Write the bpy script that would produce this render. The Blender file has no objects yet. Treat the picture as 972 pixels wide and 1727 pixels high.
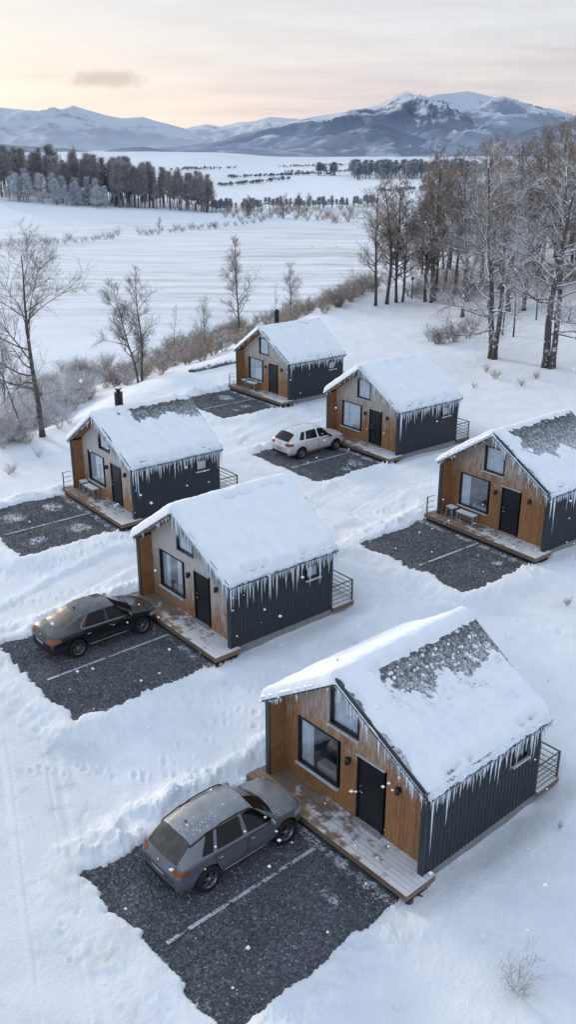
import bpy, math, random
import numpy as np
from mathutils import Vector, Matrix
R = math.radians
rnd = random.Random(7)
scene = bpy.context.scene
COL = scene.collection

# ------------------------------------------------------------------ noise
def _h(ix, iy, s):
    n = (ix.astype(np.int64) * 374761393 + iy.astype(np.int64) * 668265263 + s * 974634777) & 0x7fffffff
    n = ((n ^ (n >> 13)) * 1274126177) & 0x7fffffff
    return ((n ^ (n >> 16)) & 0xffff) / 65535.0
def vnoise(x, y, s=0):
    x = np.asarray(x, float); y = np.asarray(y, float)
    ix = np.floor(x); iy = np.floor(y); fx = x - ix; fy = y - iy
    fx = fx * fx * fx * (fx * (fx * 6 - 15) + 10); fy = fy * fy * fy * (fy * (fy * 6 - 15) + 10)
    a = _h(ix, iy, s); b = _h(ix + 1, iy, s); c = _h(ix, iy + 1, s); d = _h(ix + 1, iy + 1, s)
    return (a + (b - a) * fx) * (1 - fy) + (c + (d - c) * fx) * fy
def fbm(x, y, o=4, s=0, g=.5):
    x = np.asarray(x, float); y = np.asarray(y, float)
    v = 0; a = 1; t = 0
    for i in range(o):
        v = v + a * (vnoise(x, y, s + i * 17) * 2 - 1); t += a; a *= g
        x, y = (x * 1.6 - y * 1.2) + 3.7, (x * 1.2 + y * 1.6) + 1.3
    return v / t
def sstep(a, b, x):
    t = np.clip((np.asarray(x, float) - a) / (b - a), 0, 1)
    return t * t * (3 - 2 * t)

# ------------------------------------------------------------------ objects
def tag(o, label=None, cat=None, group=None, kind=None):
    if label: o['label'] = label
    if cat: o['category'] = cat
    if group: o['group'] = group
    if kind: o['kind'] = kind
    return o
def link(o, parent=None):
    COL.objects.link(o)
    if parent is not None: o.parent = parent
    return o
def empty(name, loc=(0, 0, 0), rz=0, parent=None):
    o = bpy.data.objects.new(name, None); o.location = loc; o.rotation_euler = (0, 0, rz)
    o.empty_display_size = .2
    return link(o, parent)
def mesh_obj(name, me, parent=None):
    return link(bpy.data.objects.new(name, me), parent)

class MB:
    def __init__(s): s.v = []; s.f = []; s.m = []; s.s = []
    def add(s, vs, fs, mi=0, sm=False):
        b = len(s.v); s.v += [tuple(v) for v in vs]
        for f in fs: s.f.append([b + i for i in f]); s.m.append(mi); s.s.append(sm)
    def box(s, a, b, mi=0, M=None):
        (x0, y0, z0), (x1, y1, z1) = a, b
        vs = [(x0,y0,z0),(x1,y0,z0),(x1,y1,z0),(x0,y1,z0),(x0,y0,z1),(x1,y0,z1),(x1,y1,z1),(x0,y1,z1)]
        if M is not None: vs = [M @ Vector(v) for v in vs]
        s.add(vs, [(3,2,1,0),(4,5,6,7),(0,1,5,4),(1,2,6,5),(2,3,7,6),(3,0,4,7)], mi)
    def beam(s, p, q, w, h, mi=0, up=(0,0,1)):
        p = Vector(p); q = Vector(q); d = (q - p).normalized(); u = Vector(up)
        r = d.cross(u)
        if r.length < 1e-4: r = d.cross(Vector((1,0,0)))
        r.normalize(); u = r.cross(d)
        vs = []
        for c in (p, q):
            for a, b in ((-1,-1),(1,-1),(1,1),(-1,1)): vs.append(c + r * (a * w / 2) + u * (b * h / 2))
        s.add(vs, [(3,2,1,0),(4,5,6,7),(0,1,5,4),(1,2,6,5),(2,3,7,6),(3,0,4,7)], mi)
    def tube(s, pts, rad, n=6, mi=0, cap=True, sm=True):
        pts = [Vector(p) for p in pts]
        if not hasattr(rad, '__len__'): rad = [rad] * len(pts)
        b = len(s.v); ref = None
        for i, p in enumerate(pts):
            d = (pts[min(i+1, len(pts)-1)] - pts[max(i-1, 0)]).normalized()
            if ref is None or abs(ref.dot(d)) > .97:
                ref = Vector((0,0,1)) if abs(d.z) < .9 else Vector((1,0,0))
            r = d.cross(ref).normalized(); u = r.cross(d); ref = u
            for k in range(n):
                a = 2 * math.pi * k / n
                s.v.append(tuple(p + (r * math.cos(a) + u * math.sin(a)) * rad[i]))
        for i in range(len(pts) - 1):
            for k in range(n):
                k2 = (k + 1) % n
                s.f.append([b+i*n+k, b+i*n+k2, b+(i+1)*n+k2, b+(i+1)*n+k]); s.m.append(mi); s.s.append(sm)
        if cap:
            s.f.append([b+k for k in range(n)][::-1]); s.m.append(mi); s.s.append(False)
            e = b + (len(pts)-1)*n
            s.f.append([e+k for k in range(n)]); s.m.append(mi); s.s.append(False)
    def lathe(s, prof, n=24, mi=0, axis='z', c=(0,0,0), sm=True, closed=False):
        b = len(s.v)
        for k in range(n):
            a = 2 * math.pi * k / n
            for r, h in prof:
                if axis == 'z': p = (c[0]+r*math.cos(a), c[1]+r*math.sin(a), c[2]+h)
                else: p = (c[0]+r*math.cos(a), c[1]+h, c[2]+r*math.sin(a))
                s.v.append(p)
        m = len(prof)
        for k in range(n):
            k2 = (k + 1) % n
            for j in range(m if closed else m - 1):
                j2 = (j + 1) % m
                f = [b+k*m+j, b+k2*m+j, b+k2*m+j2, b+k*m+j2]
                if axis != 'z': f = f[::-1]
                s.f.append(f); s.m.append(mi); s.s.append(sm)
    def mesh(s, name, mats):
        me = bpy.data.meshes.new(name); me.from_pydata(s.v, [], s.f)
        for m in mats: me.materials.append(m)
        if s.f:
            me.polygons.foreach_set('material_index', s.m); me.polygons.foreach_set('use_smooth', s.s)
        me.update(); return me
    def build(s, name, mats, parent=None):
        if not isinstance(mats, (list, tuple)): mats = [mats]
        return mesh_obj(name, s.mesh(name, mats), parent)
def np_mesh(name, V, F, mats, smooth=True, mi=None):
    V = np.asarray(V, np.float32); F = np.asarray(F, np.int32)
    me = bpy.data.meshes.new(name); n = F.shape[1]
    me.vertices.add(len(V)); me.vertices.foreach_set('co', V.ravel())
    me.loops.add(F.size); me.loops.foreach_set('vertex_index', F.ravel())
    me.polygons.add(len(F)); me.polygons.foreach_set('loop_start', np.arange(0, F.size, n, dtype=np.int32))
    me.polygons.foreach_set('loop_total', np.full(len(F), n, np.int32))
    me.polygons.foreach_set('use_smooth', np.full(len(F), smooth))
    for m in mats: me.materials.append(m)
    if mi is not None: me.polygons.foreach_set('material_index', np.asarray(mi, np.int32))
    me.update(calc_edges=True); me.validate(); return me
def grid_faces(nu, nv):
    i = np.arange(nu - 1)[:, None]; j = np.arange(nv - 1)[None]
    a = (i * nv + j).ravel()
    return np.stack([a, a + nv, a + nv + 1, a + 1], 1)

# ------------------------------------------------------------------ materials
class NT:
    def __init__(s, name):
        s.mat = bpy.data.materials.new(name); s.mat.use_nodes = True
        s.t = s.mat.node_tree; s.n = s.t.nodes; s.p = s.n['Principled BSDF']
    def new(s, typ, **k):
        n = s.n.new(typ)
        for a, b in k.items(): setattr(n, a, b)
        return n
    def l(s, a, b): s.t.links.new(a, b)
    def val(s, sock, v):
        if hasattr(v, 'is_linked') or hasattr(v, 'links'): s.l(v, sock)
        else: sock.default_value = v
    def coord(s, kind='Object'): return s.new('ShaderNodeTexCoord').outputs[kind]
    def pos(s): return s.new('ShaderNodeNewGeometry').outputs['Position']
    def normz(s):
        x = s.new('ShaderNodeSeparateXYZ'); s.l(s.new('ShaderNodeNewGeometry').outputs['Normal'], x.inputs[0]); return x.outputs[2]
    def xyz(s, v):
        x = s.new('ShaderNodeSeparateXYZ'); s.l(v, x.inputs[0]); return x.outputs
    def mapping(s, v, scale=(1,1,1), rot=(0,0,0)):
        m = s.new('ShaderNodeMapping'); s.l(v, m.inputs[0]); m.inputs['Scale'].default_value = scale; m.inputs['Rotation'].default_value = rot; return m.outputs[0]
    def noise(s, v, scale=5, detail=4, rough=.55, out=0):
        n = s.new('ShaderNodeTexNoise'); s.l(v, n.inputs['Vector']); n.inputs['Scale'].default_value = scale
        n.inputs['Detail'].default_value = detail; n.inputs['Roughness'].default_value = rough; return n.outputs[out]
    def voronoi(s, v, scale=5, feature='F1', out=0):
        n = s.new('ShaderNodeTexVoronoi', feature=feature); s.l(v, n.inputs['Vector']); n.inputs['Scale'].default_value = scale; return n.outputs[out]
    def ramp(s, f, pts):
        n = s.new('ShaderNodeValToRGB'); s.l(f, n.inputs[0]); e = n.color_ramp.elements
        for i, (p, c) in enumerate(pts):
            if i > 1: el = e.new(p)
            else: el = e[i]; el.position = p
            el.color = (*c, 1) if hasattr(c, '__len__') else (c, c, c, 1)
        return n.outputs[0]
    def maprange(s, f, a, b, c=0., d=1.):
        n = s.new('ShaderNodeMapRange'); s.l(f, n.inputs[0])
        for i, v in enumerate((a, b, c, d)): n.inputs[i+1].default_value = v
        return n.outputs[0]
    def math(s, op, a, b=0., clamp=False):
        n = s.new('ShaderNodeMath', operation=op, use_clamp=clamp); s.val(n.inputs[0], a); s.val(n.inputs[1], b); return n.outputs[0]
    def mix(s, f, a, b, blend='MIX'):
        n = s.new('ShaderNodeMix', data_type='RGBA', blend_type=blend)
        s.val(n.inputs[0], f)
        for k, v in ((6, a), (7, b)):
            if isinstance(v, tuple): n.inputs[k].default_value = (*v, 1) if len(v) == 3 else v
            else: s.l(v, n.inputs[k])
        return n.outputs[2]
    def bump(s, h, strength=.3, dist=.02, nrm=None):
        n = s.new('ShaderNodeBump'); s.l(h, n.inputs['Height']); n.inputs['Strength'].default_value = strength; n.inputs['Distance'].default_value = dist
        if nrm is not None: s.l(nrm, n.inputs['Normal'])
        s.l(n.outputs[0], s.p.inputs['Normal']); return n.outputs[0]
    def base(s, c):
        if isinstance(c, tuple): s.p.inputs['Base Color'].default_value = (*c, 1)
        else: s.l(c, s.p.inputs['Base Color'])
    def set(s, **k):
        for a, b in k.items(): s.val(s.p.inputs[a.replace('_', ' ')], b)
        return s
def plain(name, c, rough=.6, metal=0., var=.15, scale=6):
    t = NT(name); v = t.noise(t.coord(), scale, 5)
    t.base(t.mix(t.maprange(v, .3, .7), tuple(x * (1 - var) for x in c), tuple(min(1, x * (1 + var)) for x in c)))
    t.set(Roughness=rough, Metallic=metal); return t.mat
SNOW = (.84, .865, .91)

def snow_ground_mat():
    t = NT('snow_ground'); p = t.pos()
    a = t.new('ShaderNodeAttribute', attribute_name='dirt')
    n1 = t.noise(p, .9, 6, .6); yy = t.xyz(p)[1]; n2 = t.noise(p, 9, 5, .6); n3 = t.noise(p, 45, 3)
    c = t.mix(t.maprange(n1, .3, .7), (.77, .80, .86), (.88, .89, .91))
    n4 = t.noise(p, 1.1, 7, .68)
    c = t.mix(t.math('MULTIPLY', a.outputs['Fac'], .75, True), c, (.72, .725, .74))
    d = t.math('MULTIPLY', a.outputs['Fac'], t.maprange(n4, .50, .72, 0, .75), True)
    c = t.mix(d, c, (.44, .40, .365))
    # field tint: sparse dry grass showing through the snow, by real place
    a2 = t.new('ShaderNodeAttribute', attribute_name='grass')
    st = t.noise(t.mapping(p, (.02, .25, 1)), 1, 6, .7)
    g = t.math('MULTIPLY', a2.outputs['Fac'], t.maprange(st, .45, .75), True)
    c = t.mix(g, c, (.34, .28, .22))
    c = t.mix(t.maprange(yy, 200, 1900, 0, .72), c, (.57, .63, .72))  # distance haze painted into the snow colour, stronger farther away
    t.base(c); t.set(Roughness=.75)
    h = t.math('ADD', t.math('MULTIPLY', n2, .7), t.math('MULTIPLY', n3, .25))
    h = t.math('ADD', h, t.math('MULTIPLY', t.noise(p, 22, 4, .7), .35)); t.bump(h, .8, .05); t.p.inputs['Specular IOR Level'].default_value = .25
    return t.mat
def snow_mat():
    t = NT('packed_snow'); p = t.coord()
    n2 = t.noise(p, 14, 5, .6); n1 = t.noise(p, 2.2, 4)
    t.base(t.mix(t.maprange(n1, .3, .7), (.82, .845, .89), (.90, .91, .93))); t.set(Roughness=.7)
    t.p.inputs['Specular IOR Level'].default_value = .25
    t.bump(n2, .5, .02); return t.mat
def wood_mat(name, frost):
    t = NT(name); p = t.coord()
    ri = t.new('ShaderNodeNewGeometry').outputs['Random Per Island']
    off = t.new('ShaderNodeVectorMath', operation='ADD'); t.l(p, off.inputs[0])
    cb = t.new('ShaderNodeCombineXYZ'); t.l(t.math('MULTIPLY', ri, 37.), cb.inputs[2]); t.l(t.math('MULTIPLY', ri, 11.), cb.inputs[0]); t.l(cb.outputs[0], off.inputs[1])
    gr = t.noise(t.mapping(off.outputs[0], (28, 28, 1.6)), 1, 5, .65)
    blot = t.noise(off.outputs[0], 2.5, 4)
    c = t.ramp(gr, [(.28, (.16, .062, .022)), (.5, (.34, .152, .056)), (.74, (.47, .23, .095))])
    c = t.mix(t.maprange(ri, 0, 1, .0, .55), c, (.22, .095, .035))
    c = t.mix(t.maprange(blot, .38, .7, 0, .55), c, (.36, .19, .09))
    kn = t.voronoi(t.mapping(off.outputs[0], (6, 6, 1.7)), 1)
    c = t.mix(t.maprange(kn, .05, .11, .75, 0), c, (.07, .027, .012))
    z = t.xyz(p)[2]
    # frost creeps down from the eaves
    fz = t.math('ADD', t.maprange(z, .2, 3.4, -.30, .24), t.math('MULTIPLY', t.noise(t.mapping(p, (9, 9, 2.2)), 1, 6, .75), .9))
    f = t.maprange(fz, .62 - frost * .50, .95 - frost * .50, 0, .85)
    c = t.mix(f, c, (.60, .585, .57))
    t.base(c); t.set(Roughness=.62); t.bump(gr, .35, .008); return t.mat
def siding_mat():
    t = NT('dark_siding'); p = t.coord()
    ri = t.new('ShaderNodeNewGeometry').outputs['Random Per Island']
    gr = t.noise(t.mapping(p, (22, 22, 1.2)), 1, 5, .65)
    c = t.mix(t.maprange(gr, .3, .7), (.013, .018, .024), (.032, .041, .050))
    c = t.mix(t.maprange(ri, 0, 1, 0, .5), c, (.021, .026, .033))
    fr = t.noise(t.mapping(p, (9, 9, 2.5)), 1.3, 6, .75)
    c = t.mix(t.maprange(fr, .60, .8, 0, .35), c, (.30, .33, .37))
    t.base(c); t.set(Roughness=.7); t.bump(gr, .3, .006); return t.mat
def deck_mat():
    t = NT('deck_boards'); p = t.coord()
    ri = t.new('ShaderNodeNewGeometry').outputs['Random Per Island']
    gr = t.noise(t.mapping(p, (1.5, 26, 26)), 1, 5, .65)
    c = t.ramp(gr, [(.3, (.125, .080, .052)), (.55, (.235, .155, .10)), (.8, (.32, .225, .155))])
    c = t.mix(t.maprange(ri, 0, 1, 0, .5), c, (.15, .085, .05))
    x = t.xyz(p)[0]
    n = t.noise(p, 1.9, 6, .68)
    f = t.math('ADD', n, t.maprange(x, 0, 5.0, .15, -.13))
    f = t.maprange(f, .45, .56, .06, .95)
    up = t.maprange(t.normz(), .3, .8)
    c = t.mix(t.math('MULTIPLY', f, up), c, (.70, .72, .75))
    t.base(c); t.set(Roughness=.7); t.bump(gr, .3, .006); return t.mat
def shingle_mat():
    t = NT('roof_shingles'); p = t.coord()
    b = t.new('ShaderNodeTexBrick'); t.l(t.mapping(p, (1, 1, 1), (0, 0, R(90))), b.inputs[0])
    b.inputs['Scale'].default_value = 1; b.inputs['Brick Width'].default_value = .32; b.inputs['Row Height'].default_value = .17; b.inputs['Mortar Size'].default_value = .014
    b.inputs['Color1'].default_value = (.028, .030, .034, 1); b.inputs['Color2'].default_value = (.060, .062, .066, 1); b.inputs['Mortar'].default_value = (.008, .008, .01, 1)
    n = t.noise(p, 7, 6, .7); sp = t.noise(p, 30, 4, .7)
    f = t.math('ADD', t.maprange(n, .46, .70, 0, .55), t.maprange(sp, .55, .68, 0, .5), True)
    xx = t.xyz(p)[0]; f = t.math('ADD', f, t.math('MULTIPLY', t.maprange(xx, 2.6, 1.3, .0, 1.1), t.maprange(t.noise(p, 13, 6, .75), .40, .62)), True)
    c = t.mix(t.math('MULTIPLY', f, t.maprange(t.normz(), .3, .6)), b.outputs[0], (.66, .68, .72))
    t.base(c); t.set(Roughness=.8); t.bump(t.math('ADD', b.outputs[1], t.math('MULTIPLY', sp, -.6)), .6, -.012); return t.mat
def gravel_mat():
    t = NT('gravel'); p = t.pos()
    v = t.new('ShaderNodeTexVoronoi'); t.l(p, v.inputs['Vector']); v.inputs['Scale'].default_value = 12
    v2 = t.new('ShaderNodeTexVoronoi'); t.l(p, v2.inputs['Vector']); v2.inputs['Scale'].default_value = 32
    s = t.xyz(v.outputs['Color'])[0]
    c = t.ramp(s, [(0, (.052, .057, .066)), (.6, (.118, .126, .142)), (1, (.23, .24, .26))])
    s2 = t.xyz(v2.outputs['Color'])[1]
    c = t.mix(.4, c, t.ramp(s2, [(0, (.045, .049, .057)), (.85, (.14, .148, .165)), (1, (.36, .37, .39))]))
    big = t.noise(p, .8, 4); c = t.mix(t.maprange(big, .3, .7, .45, 0), c, (.055, .06, .069), 'MIX')
    # frost and small snow grains lying between the stones
    at = t.new('ShaderNodeAttribute', attribute_name='snowy')
    sn = t.noise(p, 26, 5, .7); sb = t.noise(p, 2.6, 6, .75)
    f = t.math('ADD', t.maprange(sn, .66, .74, 0, .35), t.maprange(t.math('ADD', at.outputs['Fac'], t.math('MULTIPLY', t.math('SUBTRACT', sb, .5), 3.2)), .72, 1.1, 0, .95), True)
    c = t.mix(f, c, (.62, .65, .70))
    t.base(c); t.set(Roughness=.85)
    t.bump(t.math('ADD', v.outputs['Distance'], t.math('MULTIPLY', v2.outputs['Distance'], .5)), .9, -.035); return t.mat
def line_mat():
    t = NT('worn_white_line'); p = t.pos()
    n = t.noise(p, 11, 6, .75); n2 = t.noise(p, 2.0, 3)
    f = t.maprange(t.math('ADD', n, t.math('MULTIPLY', n2, .55)), .66, .76)
    t.base(t.mix(f, (.05, .052, .056), (.50, .53, .57))); t.set(Roughness=.8); t.bump(n, .5, .01); return t.mat
def glass_mat(name, refl=.11):
    t = NT(name); t.n.remove(t.p)
    o = t.n['Material Output']
    tr = t.new('ShaderNodeBsdfTransparent'); tr.inputs[0].default_value = (.90, .93, .95, 1)
    gl = t.new('ShaderNodeBsdfGlossy'); gl.inputs['Roughness'].default_value = .03; gl.inputs[0].default_value = (.9, .94, 1, 1)
    lw = t.new('ShaderNodeLayerWeight'); lw.inputs[0].default_value = .5
    m = t.new('ShaderNodeMixShader'); t.l(t.math('ADD', t.math('MULTIPLY', t.math('POWER', lw.outputs[1], 4.), .8), refl, True), m.inputs[0])
    t.l(tr.outputs[0], m.inputs[1]); t.l(gl.outputs[0], m.inputs[2]); t.l(m.outputs[0], o.inputs[0]); return t.mat
def ice_mat():
    t = NT('ice'); t.base((.80, .86, .93)); t.set(Roughness=.22, IOR=1.31)
    t.p.inputs['Transmission Weight'].default_value = .15
    n = t.noise(t.coord(), 40, 3); t.bump(n, .3, .01)
    t.p.inputs['Roughness'].default_value = .3; return t.mat
def bark_mat(name, dark, light, snow):
    t = NT(name); p = t.pos()
    n = t.noise(t.mapping(p, (6, 6, 1.5)), 1, 5, .7)
    c = t.mix(t.maprange(n, .35, .7), dark, light)
    if snow > 0:
        f = t.math('ADD', t.normz(), t.maprange(t.noise(p, 3, 4), .3, .7, -.45, .45))
        c = t.mix(t.maprange(f, .75 - snow, 1.05 - snow, 0, .93), c, SNOW)
    t.base(c); t.set(Roughness=.85); return t.mat
def paint_mat(name, c, frost, rough=.28):
    t = NT(name); p = t.coord()
    up = t.maprange(t.normz(), .45, .92)
    n = t.noise(p, 3.5, 5, .65); sp = t.voronoi(p, 13); sp2 = t.noise(p, 60, 3, .7)
    f = t.math('MULTIPLY', up, t.maprange(n, .3, .75, .35 * frost, frost))
    low = t.maprange(t.xyz(p)[2], .25, .75, .22, 0)
    col = t.mix(low, c, (.17, .165, .16))
    col = t.mix(f, col, (.37, .378, .39))
    cl = t.maprange(t.noise(p, 1.6, 3), .46, .60)
    dots = t.math('MULTIPLY', t.math('MAXIMUM', t.math('MULTIPLY', t.maprange(sp, .27, .17), cl), t.maprange(sp2, .66, .72)), t.math('MULTIPLY', up, frost * 1.3), True)
    col = t.mix(dots, col, (.72, .74, .78))
    t.base(col); t.set(Roughness=t.math('ADD', t.math('MULTIPLY', f, .5), rough, True))
    t.p.inputs['Metallic'].default_value = .25; t.p.inputs['Coat Weight'].default_value = .6
    return t.mat
M = {}
M['snow_ground'] = snow_ground_mat(); M['snow'] = snow_mat()
M['wood'] = [wood_mat('larch_boards', .40), wood_mat('frosted_larch_boards', .98), wood_mat('lightly_frosted_larch', .68)]
M['wood_in'] = wood_mat('sheltered_larch_boards', -.6)
M['siding'] = siding_mat(); M['deck'] = deck_mat(); M['shingle'] = shingle_mat(); M['gravel'] = gravel_mat(); M['line'] = line_mat()
M['trim'] = plain('dark_metal_trim', (.035, .040, .047), .5); M['frame'] = plain('window_frame_black', (.012, .013, .015), .4)
M['door'] = plain('black_door', (.0095, .0105, .013), .45); M['sill'] = plain('pale_sill', (.58, .59, .60), .6)
M['glass'] = glass_mat('window_glass'); M['ice'] = ice_mat(); M['concrete'] = plain('concrete', (.25, .255, .26), .85)
M['curtain'] = plain('white_curtain', (.85, .86, .88), .9); M['room'] = plain('room_wall', (.60, .56, .52), .9); M['sofa'] = plain('dark_sofa', (.03, .03, .035), .9)
M['bed'] = plain('pale_bedding', (.55, .52, .5), .9)
M['steel'] = plain('brushed_steel', (.5, .5, .5), .35, .9); M['rail'] = plain('weathered_rail', (.10, .085, .075), .6)
M['flue'] = plain('black_flue', (.014, .015, .017), .5); M['grey_wood'] = plain('frosted_grey_wood', (.33, .31, .30), .8, 0, .3, 12)
M['under0'] = plain('dark_joists_and_gap_shade', (.02, .02, .022), .9)  # for the joists and the painted shade below the deck edge
M['lampb'] = plain('lamp_body', (.02, .02, .022), .4)

# ------------------------------------------------------------------ camera
F_PX, PITCH, CAM_Z = 1556.74, R(22.068), 16.8
cam = bpy.data.cameras.new('camera'); cam_o = link(bpy.data.objects.new('camera', cam))
cam_o.location = (0, 0, CAM_Z); cam_o.rotation_euler = (math.pi / 2 - PITCH, 0, 0)
cam.sensor_fit = 'VERTICAL'; cam.sensor_height = 36; cam.lens = 36 * F_PX / 1727
cam.clip_start = .1; cam.clip_end = 60000
scene.camera = cam_o
def gp(u, v, z):            # where a sight line of the photo meets the height z: used once to read places off the photo
    c, s = math.cos(PITCH), math.sin(PITCH); a = (u - 486) / F_PX; b = (863.5 - v) / F_PX
    d = (a, c + b * s, -s + b * c); k = (z - CAM_Z) / d[2]
    return d[0] * k, d[1] * k
def elev(v): return math.atan((863.5 - v) / F_PX) - PITCH   # elevation angle of a picture row

# ------------------------------------------------------------------ terrain
CAB = [None, (3.298, 17.764, -.108, 131.3), (-2.025, 28.118, .242, 129.5), (-7.089, 39.272, .507, 128.25),
       (10.474, 34.468, 1.064, 128.5), (5.979, 48.135, .633, 128.4), (.051, 59.903, .557, 128.4)]
PADX0, PADX1, PADY0, PADY1 = .0, 5.85, .80, [0, 6.1, 6.0, 5.5, 4.8, 5.6, 5.3]
GRAVEL_DZ = -.33
def cab_local(i, x, y):
    cx, cy, cz, a = CAB[i]; a = R(a); c, s = math.cos(a), math.sin(a); dx = x - cx; dy = y - cy
    return c * dx + s * dy, -s * dx + c * dy
def cab_world(i, lx, ly, lz=0.):
    cx, cy, cz, a = CAB[i]; a = R(a); c, s = math.cos(a), math.sin(a)
    return cx + c * lx - s * ly, cy + s * lx + c * ly, cz + lz
_ctr = np.array([[*cab_world(i, 2.8, .5)[:2], CAB[i][2]] for i in range(1, 7)])
_A = np.c_[np.ones(6), _ctr[:, 0], _ctr[:, 1]]; _pl = np.linalg.lstsq(_A, _ctr[:, 2], rcond=None)[0]
_res = _ctr[:, 2] - _A @ _pl
_D = np.hypot(_ctr[:, None, 0] - _ctr[None, :, 0], _ctr[:, None, 1] - _ctr[None, :, 1])
_w = np.linalg.solve(np.exp(-(_D / 9.) ** 2), _res)
EY = [-60, 30, 45, 52, 61.5, 78, 98, 120, 145, 170, 260, 600, 3000, 60000]; EX = [-22, -22, -19.5, -17.5, -12.5, -4.3, 5.5, 18, 48, 110, 420, 3000, 20000, 400000]
def base_h(x, y):
    x = np.asarray(x, float); y = np.asarray(y, float)
    yc = np.clip(y, 5, 75); xc = np.clip(x, -20, 22)
    z = _pl[0] + _pl[1] * xc + _pl[2] * yc - .25
    for (cx, cy, _), w in zip(_ctr, _w): z = z + w * np.exp(-((x - cx) ** 2 + (y - cy) ** 2) / 81.)
    z = z + sstep(9, 40, x - (y - 60) * .1) * sstep(48, 75, y) * 3.2
    d = np.interp(y, EY, EX) - x + fbm(x * .05, y * .05, 3, 5) * 3.5
    low = -14 - 2.8 * sstep(350, 800, y) + fbm(x * .006, y * .006, 3, 9) * 1.3
    low = low + 6.5 * sstep(-25, -150, x) * sstep(345, 450, y) * (1 - .6 * sstep(700, 1300, y)) + 6 * sstep(480, 620, y) * sstep(0, -160, x)
    low = low + sstep(1100, 1700, y) * (-1 + 3 * fbm(x * .003, y * .003, 3, 31)) - sstep(1700, 4000, y) * 40
    low = low + 0.7 * fbm(x * .035, y * .035, 3, 11)
    t = sstep(0, 48, d) * .85 + .15 * sstep(0, 9, d)
    return z * (1 - t) + low * t
TR = [  # tracks: polyline in world metres, half width, depth
    ([gp(110, 1727, -.4), gp(95, 1600, -.4), gp(70, 1450, -.3), gp(50, 1300, -.2), gp(30, 1200, -.1), gp(-60, 1100, 0)], 2.1, .06),
    ([gp(-30, 1060, .1), gp(110, 985, .15), gp(210, 940, .2)], .7, .05),
    ([gp(975, 1010, .9), gp(760, 985, .6), gp(600, 905, .5), gp(560, 860, .5), gp(640, 815, .5), gp(745, 785, .6)], 1.5, .06),
    ([gp(640, 850, .5), gp(570, 850, .5), gp(505, 800, .4), gp(430, 740, .4), gp(480, 705, .4), gp(600, 660, .4)], 1.5, .06),
    ([gp(430, 740, .4), gp(520, 700, .4), gp(555, 690, .4)], .7, .05),
    ([gp(560, 1110, .1), gp(640, 960, .4), gp(600, 900, .5)], .8, .05)]
FOOT = []
def _steps(a, b, n, wob=.25):
    for k in range(n):
        t = k / (n - 1)
        FOOT.append((a[0] + (b[0] - a[0]) * t + rnd.uniform(-wob, wob), a[1] + (b[1] - a[1]) * t + rnd.uniform(-wob, wob), rnd.uniform(.075, .115)))
_steps(gp(60, 1290, -.3), gp(440, 1310, -.3), 22); _steps(gp(10, 1010, .1), gp(225, 985, .1), 20); _steps(gp(0, 975, .2), gp(210, 905, .3), 22)
_steps(gp(330, 620, .3), gp(400, 600, .3), 10); _steps(gp(600, 870, .5), gp(715, 850, .6), 12); _steps(gp(900, 960, .8), gp(965, 940, .9), 8)
_steps(gp(560, 1120, .1), gp(430, 1150, .1), 12, .4); _steps(gp(270, 1260, -.2), gp(440, 1200, -.1), 14, .5)
for k in range(60):
    u, v = rnd.uniform(0, 972), rnd.uniform(700, 1700); x, y = gp(u, v, 0); FOOT.append((x, y, rnd.uniform(.05, .11)))
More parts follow.
